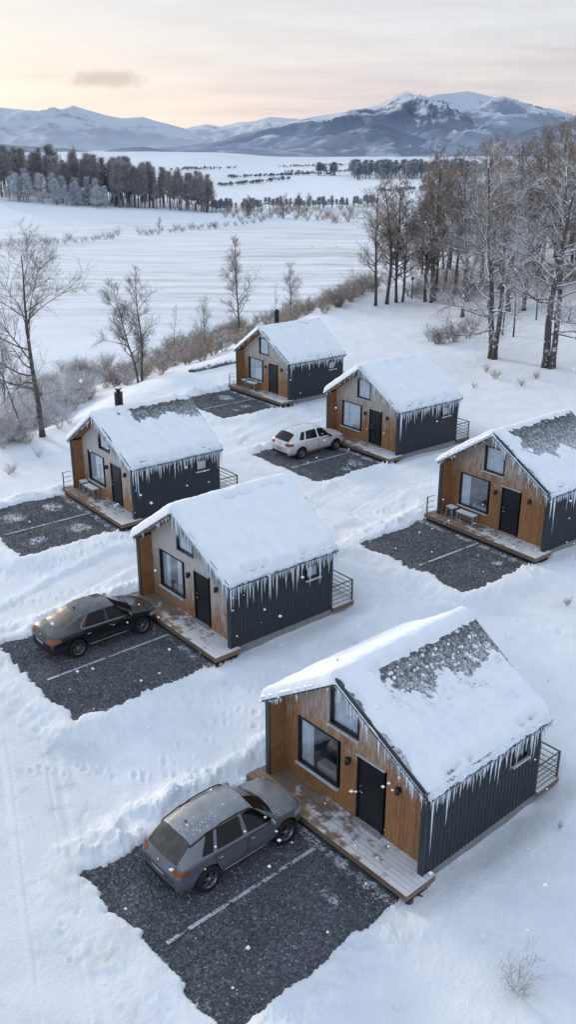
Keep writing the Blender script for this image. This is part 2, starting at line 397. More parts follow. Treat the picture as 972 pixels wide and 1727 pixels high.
def ground(x, y):
    x = np.asarray(x, float); y = np.asarray(y, float)
    z = base_h(x, y); near = 1 - sstep(110, 170, np.hypot(x, y))
    dirt = np.zeros_like(z); grass = np.zeros_like(z)
    N = near * (.11 * fbm(x * .25, y * .25, 3, 3) + .022 * fbm(x * 1.3, y * 1.3, 3, 4) + .012 * np.abs(fbm(x * 5, y * 5, 2, 6)))
    mask = np.zeros_like(z)
    # tracks
    for pts, hw, dep in TR:
        d = np.full_like(z, 1e9); P = np.array(pts); sel = (x > P[:, 0].min() - 4) & (x < P[:, 0].max() + 4) & (y > P[:, 1].min() - 4) & (y < P[:, 1].max() + 4)
        if not sel.any(): continue
        X = x[sel]; Y = y[sel]; dd = np.full(X.shape, 1e9)
        for (ax, ay), (bx, by) in zip(pts[:-1], pts[1:]):
            L2 = (bx - ax) ** 2 + (by - ay) ** 2; t = np.clip(((X - ax) * (bx - ax) + (Y - ay) * (by - ay)) / L2, 0, 1)
            dd = np.minimum(dd, np.hypot(X - ax - t * (bx - ax), Y - ay - t * (by - ay)))
        n = fbm(X * .9, Y * .9, 3, 21)
        mask[sel] = np.maximum(mask[sel], 1 - sstep(hw * .8, hw + .5, dd))
        rut = (np.exp(-((dd - .78) / .13) ** 2) * .6 + np.exp(-((dd - .50) / .05) ** 2) * .25 + np.exp(-((dd - 1.35 + .4 * n) / .10) ** 2) * .35 * (hw > 1.2)) * (.7 + .5 * n)
        z[sel] -= dep * 1.1 * rut + dep * .5 * (1 - sstep(hw, hw + .7, dd))
        z[sel] += dep * .8 * np.exp(-((dd - hw - .45) / .28) ** 2) * (.6 + .9 * fbm(X * 2.5, Y * 2.5, 3, 22))
        dirt[sel] = np.maximum(dirt[sel], np.clip((1 - sstep(hw * .6, hw + .5, dd)) * (.55 + .6 * n), 0, 1) * (1.0 if hw > 2 else .45))
    z = z + N * (1 - .82 * mask)
    for fx, fy, r in FOOT:
        sel = (np.abs(x - fx) < r * 3) & (np.abs(y - fy) < r * 3)
        if sel.any():
            q = ((x[sel] - fx) ** 2 + (y[sel] - fy) ** 2) / r ** 2
            z[sel] += -.05 * np.exp(-q * 1.3) + .02 * np.exp(-(np.sqrt(q) - 1.6) ** 2 * 3)
    for i in range(1, 7):
        cx, cy, cz, a = CAB[i]; sel = np.hypot(x - cx, y - cy) < 14
        if not sel.any(): continue
        X = x[sel]; Y = y[sel]; lx, ly = cab_local(i, X, Y); Z = z[sel]
        mx, my = (PADX0 + PADX1) / 2, (-.3 + PADY1[i]) / 2; hx, hy = (PADX1 - PADX0) / 2, (PADY1[i] + .3) / 2
        nz = fbm(X * .9, Y * .9, 3, 40) * .24 + fbm(X * 4.5, Y * 4.5, 4, 44) * .17
        qx = np.abs(lx - mx) - hx; qy = np.abs(ly - my) - hy
        sd = np.hypot(np.maximum(qx, 0), np.maximum(qy, 0)) + np.minimum(np.maximum(qx, qy), 0) + nz
        deckside = sstep(PADY0 + 1.0, PADY0 + .2, ly)
        # berm of ploughed snow
        foot = sstep(PADY1[i] - .8, PADY1[i] + .6, ly)        # road end of the bay: low edge
        lump = np.clip(.6 + .9 * fbm(X * 1.2, Y * 1.2, 4, 50), 0, 1.6)
        left = sstep(PADX1 - 1.5, PADX1 + .3, lx)
        Z = Z + (.10 + .30 * left) * (1 - .85 * foot) * lump * np.exp(-((sd - .75) / .55) ** 2) * (1 - deckside * .4)
        Z = Z + .13 * (1 - .8 * foot) * np.clip(fbm(X * 3, Y * 3, 4, 52, .6) + .05, 0, 1) * np.exp(-((sd - .5) / .6) ** 2)
        inside = sstep(.10, -.06, sd)
        flat = cz + GRAVEL_DZ
        Z = np.where(sd < 1.6, Z * sstep(.1, 1.6, sd) + np.maximum(Z, flat + .06 + .05 * sstep(0, .4, sd)) * (1 - sstep(.1, 1.6, sd)), Z)
        Z = Z * (1 - inside) + (flat - .14) * inside
        # under and beside the house keep the snow below the plinth top, drifted a little against it
        hxx, hyy = 2.79, 2.9
        qx = np.abs(lx - 2.79) - hxx; qy = np.abs(ly + 2.4) - hyy
        sh = np.hypot(np.maximum(qx, 0), np.maximum(qy, 0)) + np.minimum(np.maximum(qx, qy), 0)
        k = 1 - sstep(.0, 1.3, sh)
        tgt = cz - .34 + .10 * fbm(X * .8, Y * .8, 3, 60)
        Z = np.where(sd > .1, Z * (1 - k) + np.minimum(tgt, cz - .1) * k, Z)
        z[sel] = Z
    gy = sstep(150, 230, y) * (1 - sstep(330, 420, y)) * sstep(-140, -20, x) * 0 + sstep(140, 200, y) * (1 - sstep(360, 380, y))
    grass = np.clip(gy * (.55 + .6 * sstep(-60, 40, x)) + .5 * sstep(60, 75, y) * (1 - sstep(105, 150, y)) * sstep(8, 16, x), 0, 1)
    return z, dirt, grass
def gz(x, y):
    z, _, _ = ground(np.array([x]), np.array([y])); return float(z[0])
def bz(x, y): return float(base_h(np.array([x]), np.array([y]))[0])

# one sheet: rings around a centre below the hill top, finer where the cabins stand
ang = np.concatenate([np.radians(np.linspace(-80, -21, 60)[:-1]), np.radians(np.linspace(-21, 21, 760)), np.radians(np.linspace(21, 80, 60)[1:])])
rr = [5.0]
while rr[-1] < 16000:
    r = rr[-1]; rr.append(r * (1.0042 if r < 70 else 1.008 if r < 450 else 1.03))
rr = np.array(rr)
GX = np.sin(ang)[None] * rr[:, None]; GY = np.cos(ang)[None] * rr[:, None]
GZ, GD, GG = ground(GX.ravel(), GY.ravel())
V = np.c_[GX.ravel(), GY.ravel(), GZ]
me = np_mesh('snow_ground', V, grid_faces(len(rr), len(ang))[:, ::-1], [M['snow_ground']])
for nm, arr in (('dirt', GD), ('grass', GG)):
    at = me.attributes.new(nm, 'FLOAT', 'POINT'); at.data.foreach_set('value', arr.astype(np.float32))
tag(mesh_obj('snow_ground', me), kind='structure')

# ------------------------------------------------------------------ parking bays
def gravel_stones(i, n, seed):
    g = np.random.default_rng(seed)
    lx = g.uniform(PADX0 - .1, PADX1 + .1, n); ly = g.uniform(PADY0 + .05, PADY1[i] + .2, n); r = .014 + .034 * g.random(n) ** 2
    base = np.array([(1,0,0),(-.5,.87,0),(-.5,-.87,0),(0,0,.75)])
    a = g.uniform(0, 6.28, n); c, s = np.cos(a), np.sin(a)
    jit = 1 + g.uniform(-.35, .35, (n, 4, 3)); P = base[None] * jit * r[:, None, None]
    X = P[..., 0] * c[:, None] - P[..., 1] * s[:, None]; Y = P[..., 0] * s[:, None] + P[..., 1] * c[:, None]
    L = np.stack([X + lx[:, None], Y + ly[:, None], P[..., 2] + GRAVEL_DZ], -1).reshape(-1, 3)
    F = np.array([(0,1,3),(1,2,3),(2,0,3)])[None] + (np.arange(n) * 4)[:, None, None]
    return L, F.reshape(-1, 3)
M['stone'] = None
def stone_mat():
    t = NT('gravel_stone'); ri = t.new('ShaderNodeNewGeometry').outputs['Random Per Island']
    t.base(t.ramp(ri, [(0, (.043, .046, .053)), (.6, (.11, .115, .127)), (.9, (.20, .205, .22)), (1, (.42, .43, .45))])); t.set(Roughness=.85); return t.mat
M['stone'] = stone_mat()
SNOWY = [0, .30, .22, .25, .12, .25, .30]
PATCH = {1: [(1.2, 2.0, .35, .3)], 2: [], 3: [(4.6, 2.0, .65, .5), (4.4, 4.0, .6, .55), (1.4, 2.1, .75, .6), (1.3, 4.2, .5, .5)], 4: [(.9, 1.7, .25, .3)], 5: [(1.25, 2.0, .75, .6), (.8, 3.0, .3, .25)], 6: [(4.2, 2.2, .8, .5), (1.5, 2.4, .55, .5), (1.2, 3.4, .4, .3)]}
for i in range(1, 7):
    nx, ny = 60, 60
    xs = np.linspace(PADX0 - .62, PADX1 + .62, nx); ys = np.linspace(PADY0 - .6, PADY1[i] + .62, ny)
    X, Y = np.meshgrid(xs, ys, indexing='ij'); Z = GRAVEL_DZ + .012 * fbm(X * .9 + i, Y * .9, 3, 70)
    out = np.maximum(np.abs(X - 2.925) - 2.925, Y - PADY1[i]); Z = Z - .5 * sstep(.38, .62, out)
    me = np_mesh('parking_bay', np.c_[X.ravel(), Y.ravel(), Z.ravel()], grid_faces(nx, ny), [M['gravel']])
    sn = SNOWY[i] * (.55 + .6 * fbm(X * .45 + i * 9, Y * .45, 2, 71)).ravel()
    for px_, py_, sx_, sy_ in PATCH[i]: sn = sn + 1.25 * np.exp(-((X.ravel() - px_) / sx_) ** 2 - ((Y.ravel() - py_) / sy_) ** 2)
    sn = sn + .9 * np.exp(-((Y.ravel() - PADY0 - .15) / .22) ** 2) + .5 * sstep(PADY1[i] - .6, PADY1[i] + .4, Y.ravel())
    at = me.attributes.new('snowy', 'FLOAT', 'POINT'); at.data.foreach_set('value', np.clip(sn, 0, 1.2).astype(np.float32))
    o = mesh_obj('parking_bay', me); o.location = CAB[i][:3]; o.rotation_euler = (0, 0, R(CAB[i][3])); tag(o, kind='structure')
    # worn painted line between the two places
    mb = MB(); y0, y1 = PADY0 + .05, PADY1[i] - .35
    nseg = 40
    for k in range(nseg):
        a = y0 + (y1 - y0) * k / nseg; b = y0 + (y1 - y0) * (k + 1) / nseg
        w0 = .055; z = GRAVEL_DZ + .022
        mb.add([(2.7 - w0, a, z), (2.7 + w0, a, z), (2.7 + w0, b, z), (2.7 - w0, b, z)], [(0, 1, 2, 3)])
    o = mb.build('parking_line', M['line']); o.location = CAB[i][:3]; o.rotation_euler = (0, 0, R(CAB[i][3])); tag(o, kind='structure')
    L, F = gravel_stones(i, 22000 if i == 1 else 16000 if i == 2 else 8000, 90 + i)
    o = mesh_obj('gravel', np_mesh('gravel', L, F, [M['stone']], smooth=False)); o.location = CAB[i][:3]; o.rotation_euler = (0, 0, R(CAB[i][3]))
    tag(o, 'loose dark gravel over a parking bay', 'gravel', kind='stuff')

# ------------------------------------------------------------------ cabins
W, L, HE, HR = 5.58, 4.78, 2.49, 4.35
SL = (HR - HE) / (W / 2); FY = -.29
def under(x): return HE + SL * min(x, W - x)
RT = .13 * math.hypot(1, SL)
def yfront(x):
    return .33 if x >= W / 2 else .07 + (.33 - .07) * max(0, x) / (W / 2)
W1 = (3.26, 4.88, .55, 2.08); W2 = (2.54, 3.62, 2.50, 3.62); DR = (1.60, 2.56, .0, 2.06); SW = (-4.10, -3.44, 1.59, 2.12)
ICE = []
def icicle_meshes():
    for k in range(7):
        g = random.Random(k + 50); mb = MB(); n = 7; pts = []; rad = []
        for j in range(n):
            t = j / (n - 1)
            pts.append((g.uniform(-.006, .006) * t, g.uniform(-.006, .006) * t, -t)); rad.append(max(.0015, (1 - t) ** .75 * .024 * g.uniform(.75, 1.2)))
        mb.tube(pts, rad, 6); ICE.append(mb.mesh('icicle', [M['ice']]))
icicle_meshes()
def cut_spans(a, b, holes):
    sp = [(a, b)]
    for h0, h1 in holes:
        sp = [q for s0, s1 in sp for q in ((s0, min(s1, h0)), (max(s0, h1), s1)) if q[1] - q[0] > .015]
    return sp
def plank(mb, x0, x1, z0, za, zb, y0, y1, mi=0):
    vs = [(x0,y0,z0),(x1,y0,z0),(x1,y1,z0),(x0,y1,z0),(x0,y0,za),(x1,y0,zb),(x1,y1,zb),(x0,y1,za)]
    mb.add(vs, [(3,2,1,0),(4,5,6,7),(0,1,5,4),(1,2,6,5),(2,3,7,6),(3,0,4,7)], mi)
def window(par, rect, facing, sill=True, pane_mat=None):
    x0, x1, z0, z1 = rect; mb = MB(); t = .046; d0, d1 = -.09, .03
    def B(a, b, c, d, e0=d0, e1=d1, m=mb):
        if facing == 'front': m.box((a, FY + e0, c), (b, FY + e1, d))
        else: m.box((-.035 - e1, a, c), (-.035 - e0, b, d))
    B(x0, x0 + t, z0, z1); B(x1 - t, x1, z0, z1); B(x0 + t, x1 - t, z0, z0 + t); B(x0 + t, x1 - t, z1 - t, z1)
    w = mb.build('window', M['frame'], par)
    p = MB(); B(x0 + t, x1 - t, z0 + t, z1 - t, -.045, -.025, p); p.build('pane', M['glass'], w)
    if sill:
        s = MB(); B(x0 - .04, x1 + .04, z0 - .045, z0 - .003, -.02, .10, s); s.build('sill', M['sill'], w)
    return w
BALD = {}   # houses whose roof shows bare shingles: centre (x from ridge, y range)
def roof_snow(i, seed, parent):
    nx, ny = 110, 100
    xs = np.linspace(-.15, W + .15, nx); tv = np.linspace(0, 1, ny)
    X, T = np.meshgrid(xs, tv, indexing='ij')
    yf = np.where(X >= W / 2, .33, .07 + .26 * np.clip(X, 0, None) / (W / 2)); yb = -L - .16
    fo = {1: .05, 2: .10, 3: .09, 4: .06, 5: .10, 6: .08}[i] + np.where(X > W / 2, .05, 0); Y = yf + fo + (yb - fo - yf) * T
    rt = HE + SL * np.minimum(X, W - X) + RT
    right = sstep(W / 2 + .1, W / 2 - .1, X)
    th0 = {1: .24, 2: .27, 3: .20, 4: .19, 5: .24, 6: .18}[i]
    th = th0 * (1 + .20 * fbm(X * 1.1 + seed, Y * 1.1, 4, 80) + .12 * fbm(X * 4 + seed, Y * 4, 3, 81))
    rag = {1: .17, 2: .05, 3: .07, 4: .15, 5: .05, 6: .04}[i]
    off = rag * right * (.7 + 1.3 * fbm(X * 2.6 + seed, X * 1.1, 3, 82)) + .02
    e_f = (yf + fo - Y) - off
    e_b = (Y - yb) - .06 * (1 + fbm(X * 3, X + seed, 3, 83))
    e_r = (X + .15) - .05 * (1 + 1.6 * fbm(Y * 2.2 + seed, Y * .7, 3, 84)) ; e_l = (W + .15 - X) - .02
    e = np.minimum(np.minimum(e_f, e_b), np.minimum(e_r, e_l) / math.cos(math.atan(SL)))
    w = .16
    prof = np.where(e > 0, np.sqrt(np.clip(1 - (1 - np.clip(e / w, 0, 1)) ** 2, 0, 1)), 0)
    th = th * prof
    dx = W / 2 - X                                   # distance down the right slope from the ridge
    if i in (1, 3, 4):
        lo = {1: 1.30, 3: 1.05, 4: 1.35}[i]; n = fbm(X * 1.5 + seed, Y * 1.5, 4, 85); n2 = fbm(X * 6 + seed, Y * 6, 3, 86)
        ystart = {1: -.75, 3: -1.05, 4: -.35}[i]; ridge = {1: .20, 3: .12, 4: .10}[i]
        u = np.clip((ystart - Y) / 3.6, 0, 1)
        lower = (lo + {1: .1, 3: .0, 4: .5}[i] * u) + .55 * n + .34 * n2 + .22 * fbm(X * 17 + seed, Y * 17, 2, 87)
        b = sstep(ridge - .03, ridge + .05, dx + .09 * n2 + .05 * n) * (1 - sstep(lower - .55, lower + .5, dx)) * sstep(ystart + .35, ystart - .35, Y + .75 * n + .35 * n2)
        th = th * (1 - b) - (b > .55) * .03 * b - .012 * b
        # thin snow below the bald patch
        b2 = sstep(.1, .5, dx) * (1 - sstep(lower + .1, lower + 1.3, dx)) * sstep(ystart, ystart - .5, Y)
        th = np.where(th > 0, th * (1 - .65 * b2), th)
    else:
        for k in range(7 if i in (2, 6) else 3):      # dark slits where the snow has cracked just below the ridge
            g = random.Random(seed * 31 + k); yy = g.uniform(-L + .3, -1.2 if i != 2 else -1.6); xx = g.uniform(.18, .34); ll = g.uniform(.10, .24)
            q = np.sqrt(((Y - yy) / ll) ** 2 + ((dx - xx) / .055) ** 2)
            th = np.where(q < 1, -.03, th * sstep(.8, 2.2, q))
    # small cracks along the lower edge
    for k in range(5):
        g = random.Random(seed * 17 + k); yy = g.uniform(-L + .3, -.4); ll = g.uniform(.08, .22)
        q = np.sqrt(((Y - yy) / ll) ** 2 + ((X - .02) / .05) ** 2)
        th = np.where(q < 1, -.02, th * sstep(.8, 1.9, q))
    Z = rt + th - .16 * np.exp(-((X - W / 2) / .16) ** 2) * .6 * (th > .02)
    if i == 1: Z = Z + np.where(th > .02, .10 * np.exp(-((X - W / 2 - .1) / .28) ** 2), 0)
    border = np.zeros_like(Z, bool); border[0] = border[-1] = True; border[:, 0] = border[:, -1] = True
    Z = np.where(border | (e <= 0), rt - .035 - .10 * (T < .5) * border * (X > .0), Z)
    me = np_mesh('snow_cover', np.c_[X.ravel(), Y.ravel(), Z.ravel()], grid_faces(nx, ny)[:, ::-1], [M['snow']])
    o = mesh_obj('snow_cover', me, parent)
    if i == 1:       # scattered clumps and grains lying on the bald part
        g = random.Random(5); mb = MB()
        for k in range(520):
            dxx = abs(g.gauss(.85, .6)); yy = g.uniform(-L + .1, -.6); x = W / 2 - dxx
            if x < .3 or dxx < .15: continue
            r = .012 + .05 * g.random() ** 4; z = HE + SL * x + RT + r * .3 + (.0 if dxx < 1.2 else .08)
            c = (x, yy, z); n = 6
            mb.lathe([(r * .9, -r * .6), (r, 0), (r * .6, r * .6), (0.001, r * .8)], n, 0, 'z', c)
        mb.build('snow_clumps', M['snow'], parent)['kind'] = 'stuff'
    return o
def interior(i, root):
    mb = MB(); mb.box((.2, -2.9, .0), (W - .2, FY - .16, .03)); mb.box((.2, -2.95, .03), (W - .2, -2.9, 2.6)); mb.box((1.2, -2.0, 2.32), (W - 1.2, FY - .16, 2.36))
    mb.box((1.3, -2.0, 2.36), (W - 1.3, -1.95, 3.3)); mb.build('interior', M['room'], root)
    c = MB(); n = 26
    def drape(x0, x1, z0, z1, y):
        vs = []; 
        for k in range(n + 1):
            x = x0 + (x1 - x0) * k / n; yy = y + .03 * math.sin(k * 1.9)
            vs += [(x, yy, z0), (x, yy, z1)]
        c.add(vs, [(2*k, 2*k+2, 2*k+3, 2*k+1) for k in range(n)], 0, True)
    drape(4.38, 4.86, .56, 2.07, FY - .13)
    if i in (3, 6, 5, 2): drape(3.28, 4.40 if i != 2 else 3.9, .56, 2.07, FY - .15)
    drape(2.56, 3.60, 2.52, 3.60, FY - .13)  # made-up pale drape standing in for sky reflected in the upper pane
    c.add([(.10, SW[0] + .03, SW[2] + .03), (.10, SW[1] - .03, SW[2] + .03), (.10, SW[1] - .03, SW[3] - .03), (.10, SW[0] + .03, SW[3] - .03)], [(0, 1, 2, 3)])
    c.build('curtain', M['curtain'], root)
    if i in (1, 2, 4):
        s = MB(); s.tube([(3.2, -1.15, .72), (3.6, -1.2, 1.0), (4.1, -1.2, 1.05), (4.45, -1.15, .7)], [.18, .42, .4, .2], 10); s.box((3.2, -1.6, .05), (4.4, -.8, .6)); s.build('armchair', M['sofa'], root)
        s = MB(); s.box((3.0, -.78, .05), (4.3, -.5, .72)); s.build('bed', M['bed'], root)
def cabin(i, label):
    g = random.Random(100 + i)
    root = empty('cabin', CAB[i][:3], R(CAB[i][3])); tag(root, label, 'cabin', 'holiday cabins among the snow')
    wood = M['wood'][{1: 0, 2: 1, 3: 1, 4: 0, 5: 2, 6: 2}[i]]
    # plinth of concrete blocks
    mb = MB()
    k = 0; y = -L
    while y < -.05:
        y2 = min(y + .6, -.02); mb.box((.02, y + .006, -.62), (.16, y2 - .006, -.02 - g.uniform(0, .012))); y = y2
    mb.box((W - .16, -L, -.62), (W - .02, .26, -.02)); mb.box((.16, -L, -.62), (W - .16, -L + .14, -.02))
    mb.build('plinth', M['concrete'], root)
    # gable wall of upright boards
    mb = MB(); x = .13; bw = .128
    while x < W - .14:
        x2 = min(x + bw, W - .125); holes = [(r[2], r[3]) for r in (W1, W2, DR) if r[0] < (x + x2) / 2 < r[1]]
        for z0, z1 in cut_spans(0.004, 99, holes):
            za, zb = (under(x), under(x2)) if z1 == 99 else (z1, z1)
            j = g.uniform(-.004, .004); plank(mb, x, x2 - .007, z0, za - .004, zb - .004, FY - .04, FY + j)
        x = x2
    mb.box((.13, FY - .07, 0), (1.55, FY - .045, HE)); mb.box((4.93, FY - .07, 0), (W - .13, FY - .045, HE))
    mb.build('gable_wall', wood, root)
    # right long wall, dark upright boards with battens
    def long_wall(xo, sgn, y0, y1, holes):
        mb = MB(); y = y0
        while y < y1 - .01:
            y2 = min(y + .155, y1); hs = [(h[2], h[3]) for h in holes if h[0] < (y + y2) / 2 < h[1]]
            for z0, z1 in cut_spans(-.03, HE - .01, hs):
                mb.box((xo, y, z0), (xo - sgn * .03, y2 - .006, z1))
                mb.box((xo - sgn * .03, y2 - .028, z0), (xo - sgn * .039, y2 + .016, z1)) if y2 < y1 - .02 else None
            y = y2
        a, b = sorted((xo + sgn * .002, xo + sgn * .12))
        for s0, s1 in cut_spans(y0, y1, [(h[0], h[1]) for h in holes]): mb.box((a, s0, -.03), (b, s1, HE - .01))
        for h in holes:
            mb.box((a, h[0], -.03), (b, h[1], h[2])); mb.box((a, h[0], h[3]), (b, h[1], HE - .01))
        return mb
    long_wall(0, 1, -L, -.03, [SW]).build('side_wall', M['siding'], root)
    long_wall(W, -1, -L, .25, []).build('side_wall', M['siding'], root)
    mb = MB(); x = .12
    while x < W - .13:
        x2 = min(x + .155, W - .12); plank(mb, x, x2 - .006, -.03, under(x) - .01, under(x2) - .01, -L, -L + .05); x = x2
    mb.build('back_wall', M['siding'], root)
    mb = MB(); mb.box((-.05, -.029, -.06), (.125, .012, HE + .06)); mb.build('corner_board', M['trim'], root)
    mb = MB(); mb.box((W - .125, .252, -.06), (W + .05, .292, HE + .06)); mb.build('corner_board', M['trim'], root)
    # sheltered inner face of the projecting left wall: level boards
    mb = MB(); z = .004
    while z < HE:
        z2 = min(z + .13, HE); mb.box((W - .146, FY + .006, z), (W - .124, .25, z2 - .007)); z = z2
    mb.build('wing_lining', M['wood_in'], root)
    # roof
    rf = MB()
    for half in (0, 1):
        xe, xr = (-.13, W / 2) if half == 0 else (W + .13, W / 2)
        ye = yfront(xe) if half == 0 else .33; yr = .33; yb = -L - .13
        ze = HE - SL * .13 + .001; zr = HR + .001
        vs = [(xe,ye,ze),(xr,yr,zr),(xr,yb,zr),(xe,yb,ze),(xe,ye,ze+RT),(xr,yr,zr+RT),(xr,yb,zr+RT),(xe,yb,ze+RT)]
        fs = [(3,2,1,0),(4,5,6,7),(0,1,5,4),(2,3,7,6),(3,0,4,7)]
        if half: fs = [f[::-1] for f in fs]
        rf.add(vs, fs, 0)
    roof = rf.build('roof', [M['shingle']], root)
    mb = MB()
    def rake(xe, ye):
        for p, q in (((xe, ye), (W / 2, .33)),):
            z0 = HE + SL * min(xe, W - xe) - .05; z1 = HR - .05
            vs = [(p[0], p[1] + .004, z0), (q[0], q[1] + .004, z1), (q[0], q[1] + .004, z1 + RT + .06), (p[0], p[1] + .004, z0 + RT + .06),
                  (p[0], p[1] + .034, z0), (q[0], q[1] + .034, z1), (q[0], q[1] + .034, z1 + RT + .06), (p[0], p[1] + .034, z0 + RT + .06)]
            mb.add(vs, [(4,5,6,7),(0,1,5,4)[::1],(2,3,7,6),(3,2,1,0),(1,2,6,5),(0,4,7,3)])
    rake(W + .13, .33); rake(-.13, yfront(-.13))
    mb.build('rake_board', M['trim'], roof)
    mb = MB(); mb.tube([(-.17, .04, HE - .06), (-.17, -L - .12, HE - .06)], .045, 8); mb.build('gutter', M['trim'], roof)
    mb = MB()      # soffit
    n = 9
    for xa, xb in ((.13, W / 2), (W / 2, W - .14)):
        for k in range(n):
            p = xa + (xb - xa) * k / n; q = xa + (xb - xa) * (k + 1) / n - .008
            za, zb = under(p) - .022, under(q) - .022
            mb.add([(p, FY + .006, za), (q, FY + .006, zb), (q, yfront(q) - .01, zb), (p, yfront(p) - .01, za)], [(0,1,2,3)])
    mb.build('soffit', M['wood_in'], roof)
    roof_snow(i, i * 3.7, roof)
    # windows, door, lamps
    w = window(root, W1, 'front'); window(root, W2, 'front'); window(root, SW, 'side', True)
    x0, x1, z0, z1 = DR
    mb = MB(); t = .05
    mb.box((x0, FY - .08, z0), (x0 + t, FY + .03, z1)); mb.box((x1 - t, FY - .08, z0), (x1, FY + .03, z1)); mb.box((x0 + t, FY - .08, z1 - t), (x1 - t, FY + .03, z1))
    mb.box((x0 + t, FY - .06, z0 + .03), (x1 - t, FY - .015, z1 - t))
    for k in range(4):
        za = .2 + k * .46; mb.box((x0 + .12, FY - .015, za), (x1 - .12, FY - .010, za + .40))
    d = mb.build('door', M['door'], root)
    mb = MB(); mb.tube([(x1 - .13, FY - .02, .98), (x1 - .13, FY + .03, .98), (x1 - .14, FY + .038, .98), (x1 - .25, FY + .038, .98)], .014, 8)
    mb.build('handle', M['steel'], d)
    mb = MB(); mb.tube([(x1 - .13, FY - .016, 1.12), (x1 - .13, FY + .012, 1.12)], .024, 10); mb.build('lock', M['steel'], d)
    mb = MB(); mb.box((x0 - .03, FY - .03, z1 + .003), (x1 + .03, FY + .07, z1 + .035)); mb.build('lintel', M['sill'], d)
    mb = MB(); mb.box((x0 - .02, FY - .04, .004), (x1 + .02, FY + .17, .05)); mb.build('threshold', M['grey_wood'], d)
    for lx, lz in ((2.86, 1.72), (1.08, 1.82)):
        mb = MB(); mb.box((lx - .05, FY + .004, lz - .07), (lx + .05, FY + .03, lz + .07)); mb.lathe([(.001, -.10), (.062, -.10), (.062, .09), (.001, .09)], 14, 0, 'z', (lx, FY + .095, lz))
        mb.build('wall_lamp', M['lampb'], root)
    interior(i, root)
    # porch deck
    XA, XB = -.19, 5.89; ymax = PADY0 - .04
    mb = MB(); y = FY - .02; n = 7; bw = (ymax - y) / n
    for k in range(n): mb.box((XA, y + bw * k, -.03), (XB, y + bw * (k + 1) - .008, g.uniform(-.002, .002)))
    mb.box((XA, ymax, -.17), (XB, ymax + .028, .006)); mb.box((XA - .03, FY, -.17), (XA - .002, ymax + .028, .004)); mb.box((XB + .002, FY + .6, -.17), (XB + .03, ymax + .028, .004))
    mb.build('porch_deck', M['deck'], root)
    mb = MB()
    for k in range(6):
        xx = XA + .4 + (XB - XA - .8) * k / 5; mb.box((xx - .06, FY + .2, -.6), (xx + .06, ymax - .12, -.031))
    mb.box((XA + .03, ymax - .10, -.62), (XB - .03, ymax - .07, -.175)); mb.box((XA + .04, FY + .1, -.62), (XA + .07, ymax - .11, -.175))  # dark strips stand in for the shade in the gap below the deck
    mb.build('joists_and_gap_shade', M['under0'], root)
    # back deck with railing
    yb = -L - 1.05
    mb = MB()
    for k in range(7): mb.box((-.05, -L - .02 - .145 * (k + 1), -.03), (W, -L - .028 - .145 * k, 0))
    mb.box((-.078, yb, -.16), (-.052, -L - .02, .004)); mb.box((-.078, yb - .03, -.16), (W, yb - .003, .004))
    mb.build('back_deck', M['deck'], root)
    mb = MB()
    for p in ((-.03, yb + .03), (W - .05, yb + .03), (W / 2, yb + .03)): mb.box((p[0] - .025, p[1] - .025, -.55), (p[0] + .025, p[1] + .025, .90))
    for z in (.12, .31, .50, .69, .88):
        r = .013 if z < .8 else .024
        mb.tube([(-.03, yb + .03, z), (-.03, -L - .02, z)], r, 6); mb.tube([(-.03, yb + .03, z), (W - .05, yb + .03, z)], r, 6)
    mb.build('back_railing', M['rail'], root)
    if i in (3, 4, 6):
        mb = MB(); xp = XB - .04
        yy = ymax - .05
        mb.box((xp - .022, yy - .022, 0), (xp + .022, yy + .022, .82))
        for z in (.28, .54, .80): mb.tube([(xp, yy, z), (xp, .28, z), ], .014, 6); 
        mb.build('porch_railing', M['rail'], root)
    if i in (3, 6):
        cx, cy = W / 2 + .5, -1.35 if i == 3 else -1.55; zr = HR + RT
        ch = MB(); r0 = .20 if i == 3 else .17; top = zr + (.58 if i == 3 else .72)
        ch.lathe([(.001, zr - .9), (r0, zr - .9), (r0, top), (r0 + .02, top), (r0 + .02, top + .03), (.001, top + .03)], 20, 0, 'z', (cx, cy, 0))
        c = ch.build('chimney', M['flue'], root)
        cp = MB(); 
        if i == 3: cp.lathe([(.001, top + .03), (.08, top + .03), (.08, top + .10), (.17, top + .20), (.17, top + .22), (.001, top + .22)], 18, 0, 'z', (cx, cy, 0))
        else: cp.lathe([(.001, top + .03), (.13, top + .03), (.22, top + .05), (.22, top + .08), (.12, top + .09), (.12, top + .17), (.16, top + .20), (.001, top + .24)], 18, 0, 'z', (cx, cy, 0))
        cp.build('chimney_cap', M['flue'], c)
        sn = MB(); sn.lathe([(.001, top + .25), (.10, top + .24), (.12, top + .2 if i == 3 else top + .2), (.001, top + .2)], 14, 0, 'z', (cx, cy, 0)); sn.build('snow_cap', M['snow'], c)
    # icicles
    long_front = {1: .75, 2: 1.35, 3: 1.0, 4: .8, 5: .9, 6: .5}[i]
    n_eave = 46; n_rake = 40; n_left = 12
    spots = []
    for k in range(n_eave):
        t = (k + g.random() * .9) / n_eave; ln = (.22 + .74 * g.random() ** 1.8) * {1: 1.1, 2: 1.15}.get(i, 1.) * (1.15 if t < .15 else 1) * (.75 if i in (6,) else 1)
        if t < .07: ln *= 1.6
        spots.append((-.17 + g.uniform(-.03, .02), .06 - t * (L + .14), HE - .08, ln))
    for k in range(n_rake):
        x = g.uniform(-.05, W / 2 + .1); ln = (.12 + .62 * g.random() ** 1.6) * long_front
        yy = yfront(x) + .03; spots.append((x, yy, under(x) - .04, ln))
    for k in range(n_left):
        x = g.uniform(W / 2, W + .05); ln = (.06 + .22 * g.random() ** 2); spots.append((x, .36, HE + SL * (W - x) - .04, ln))
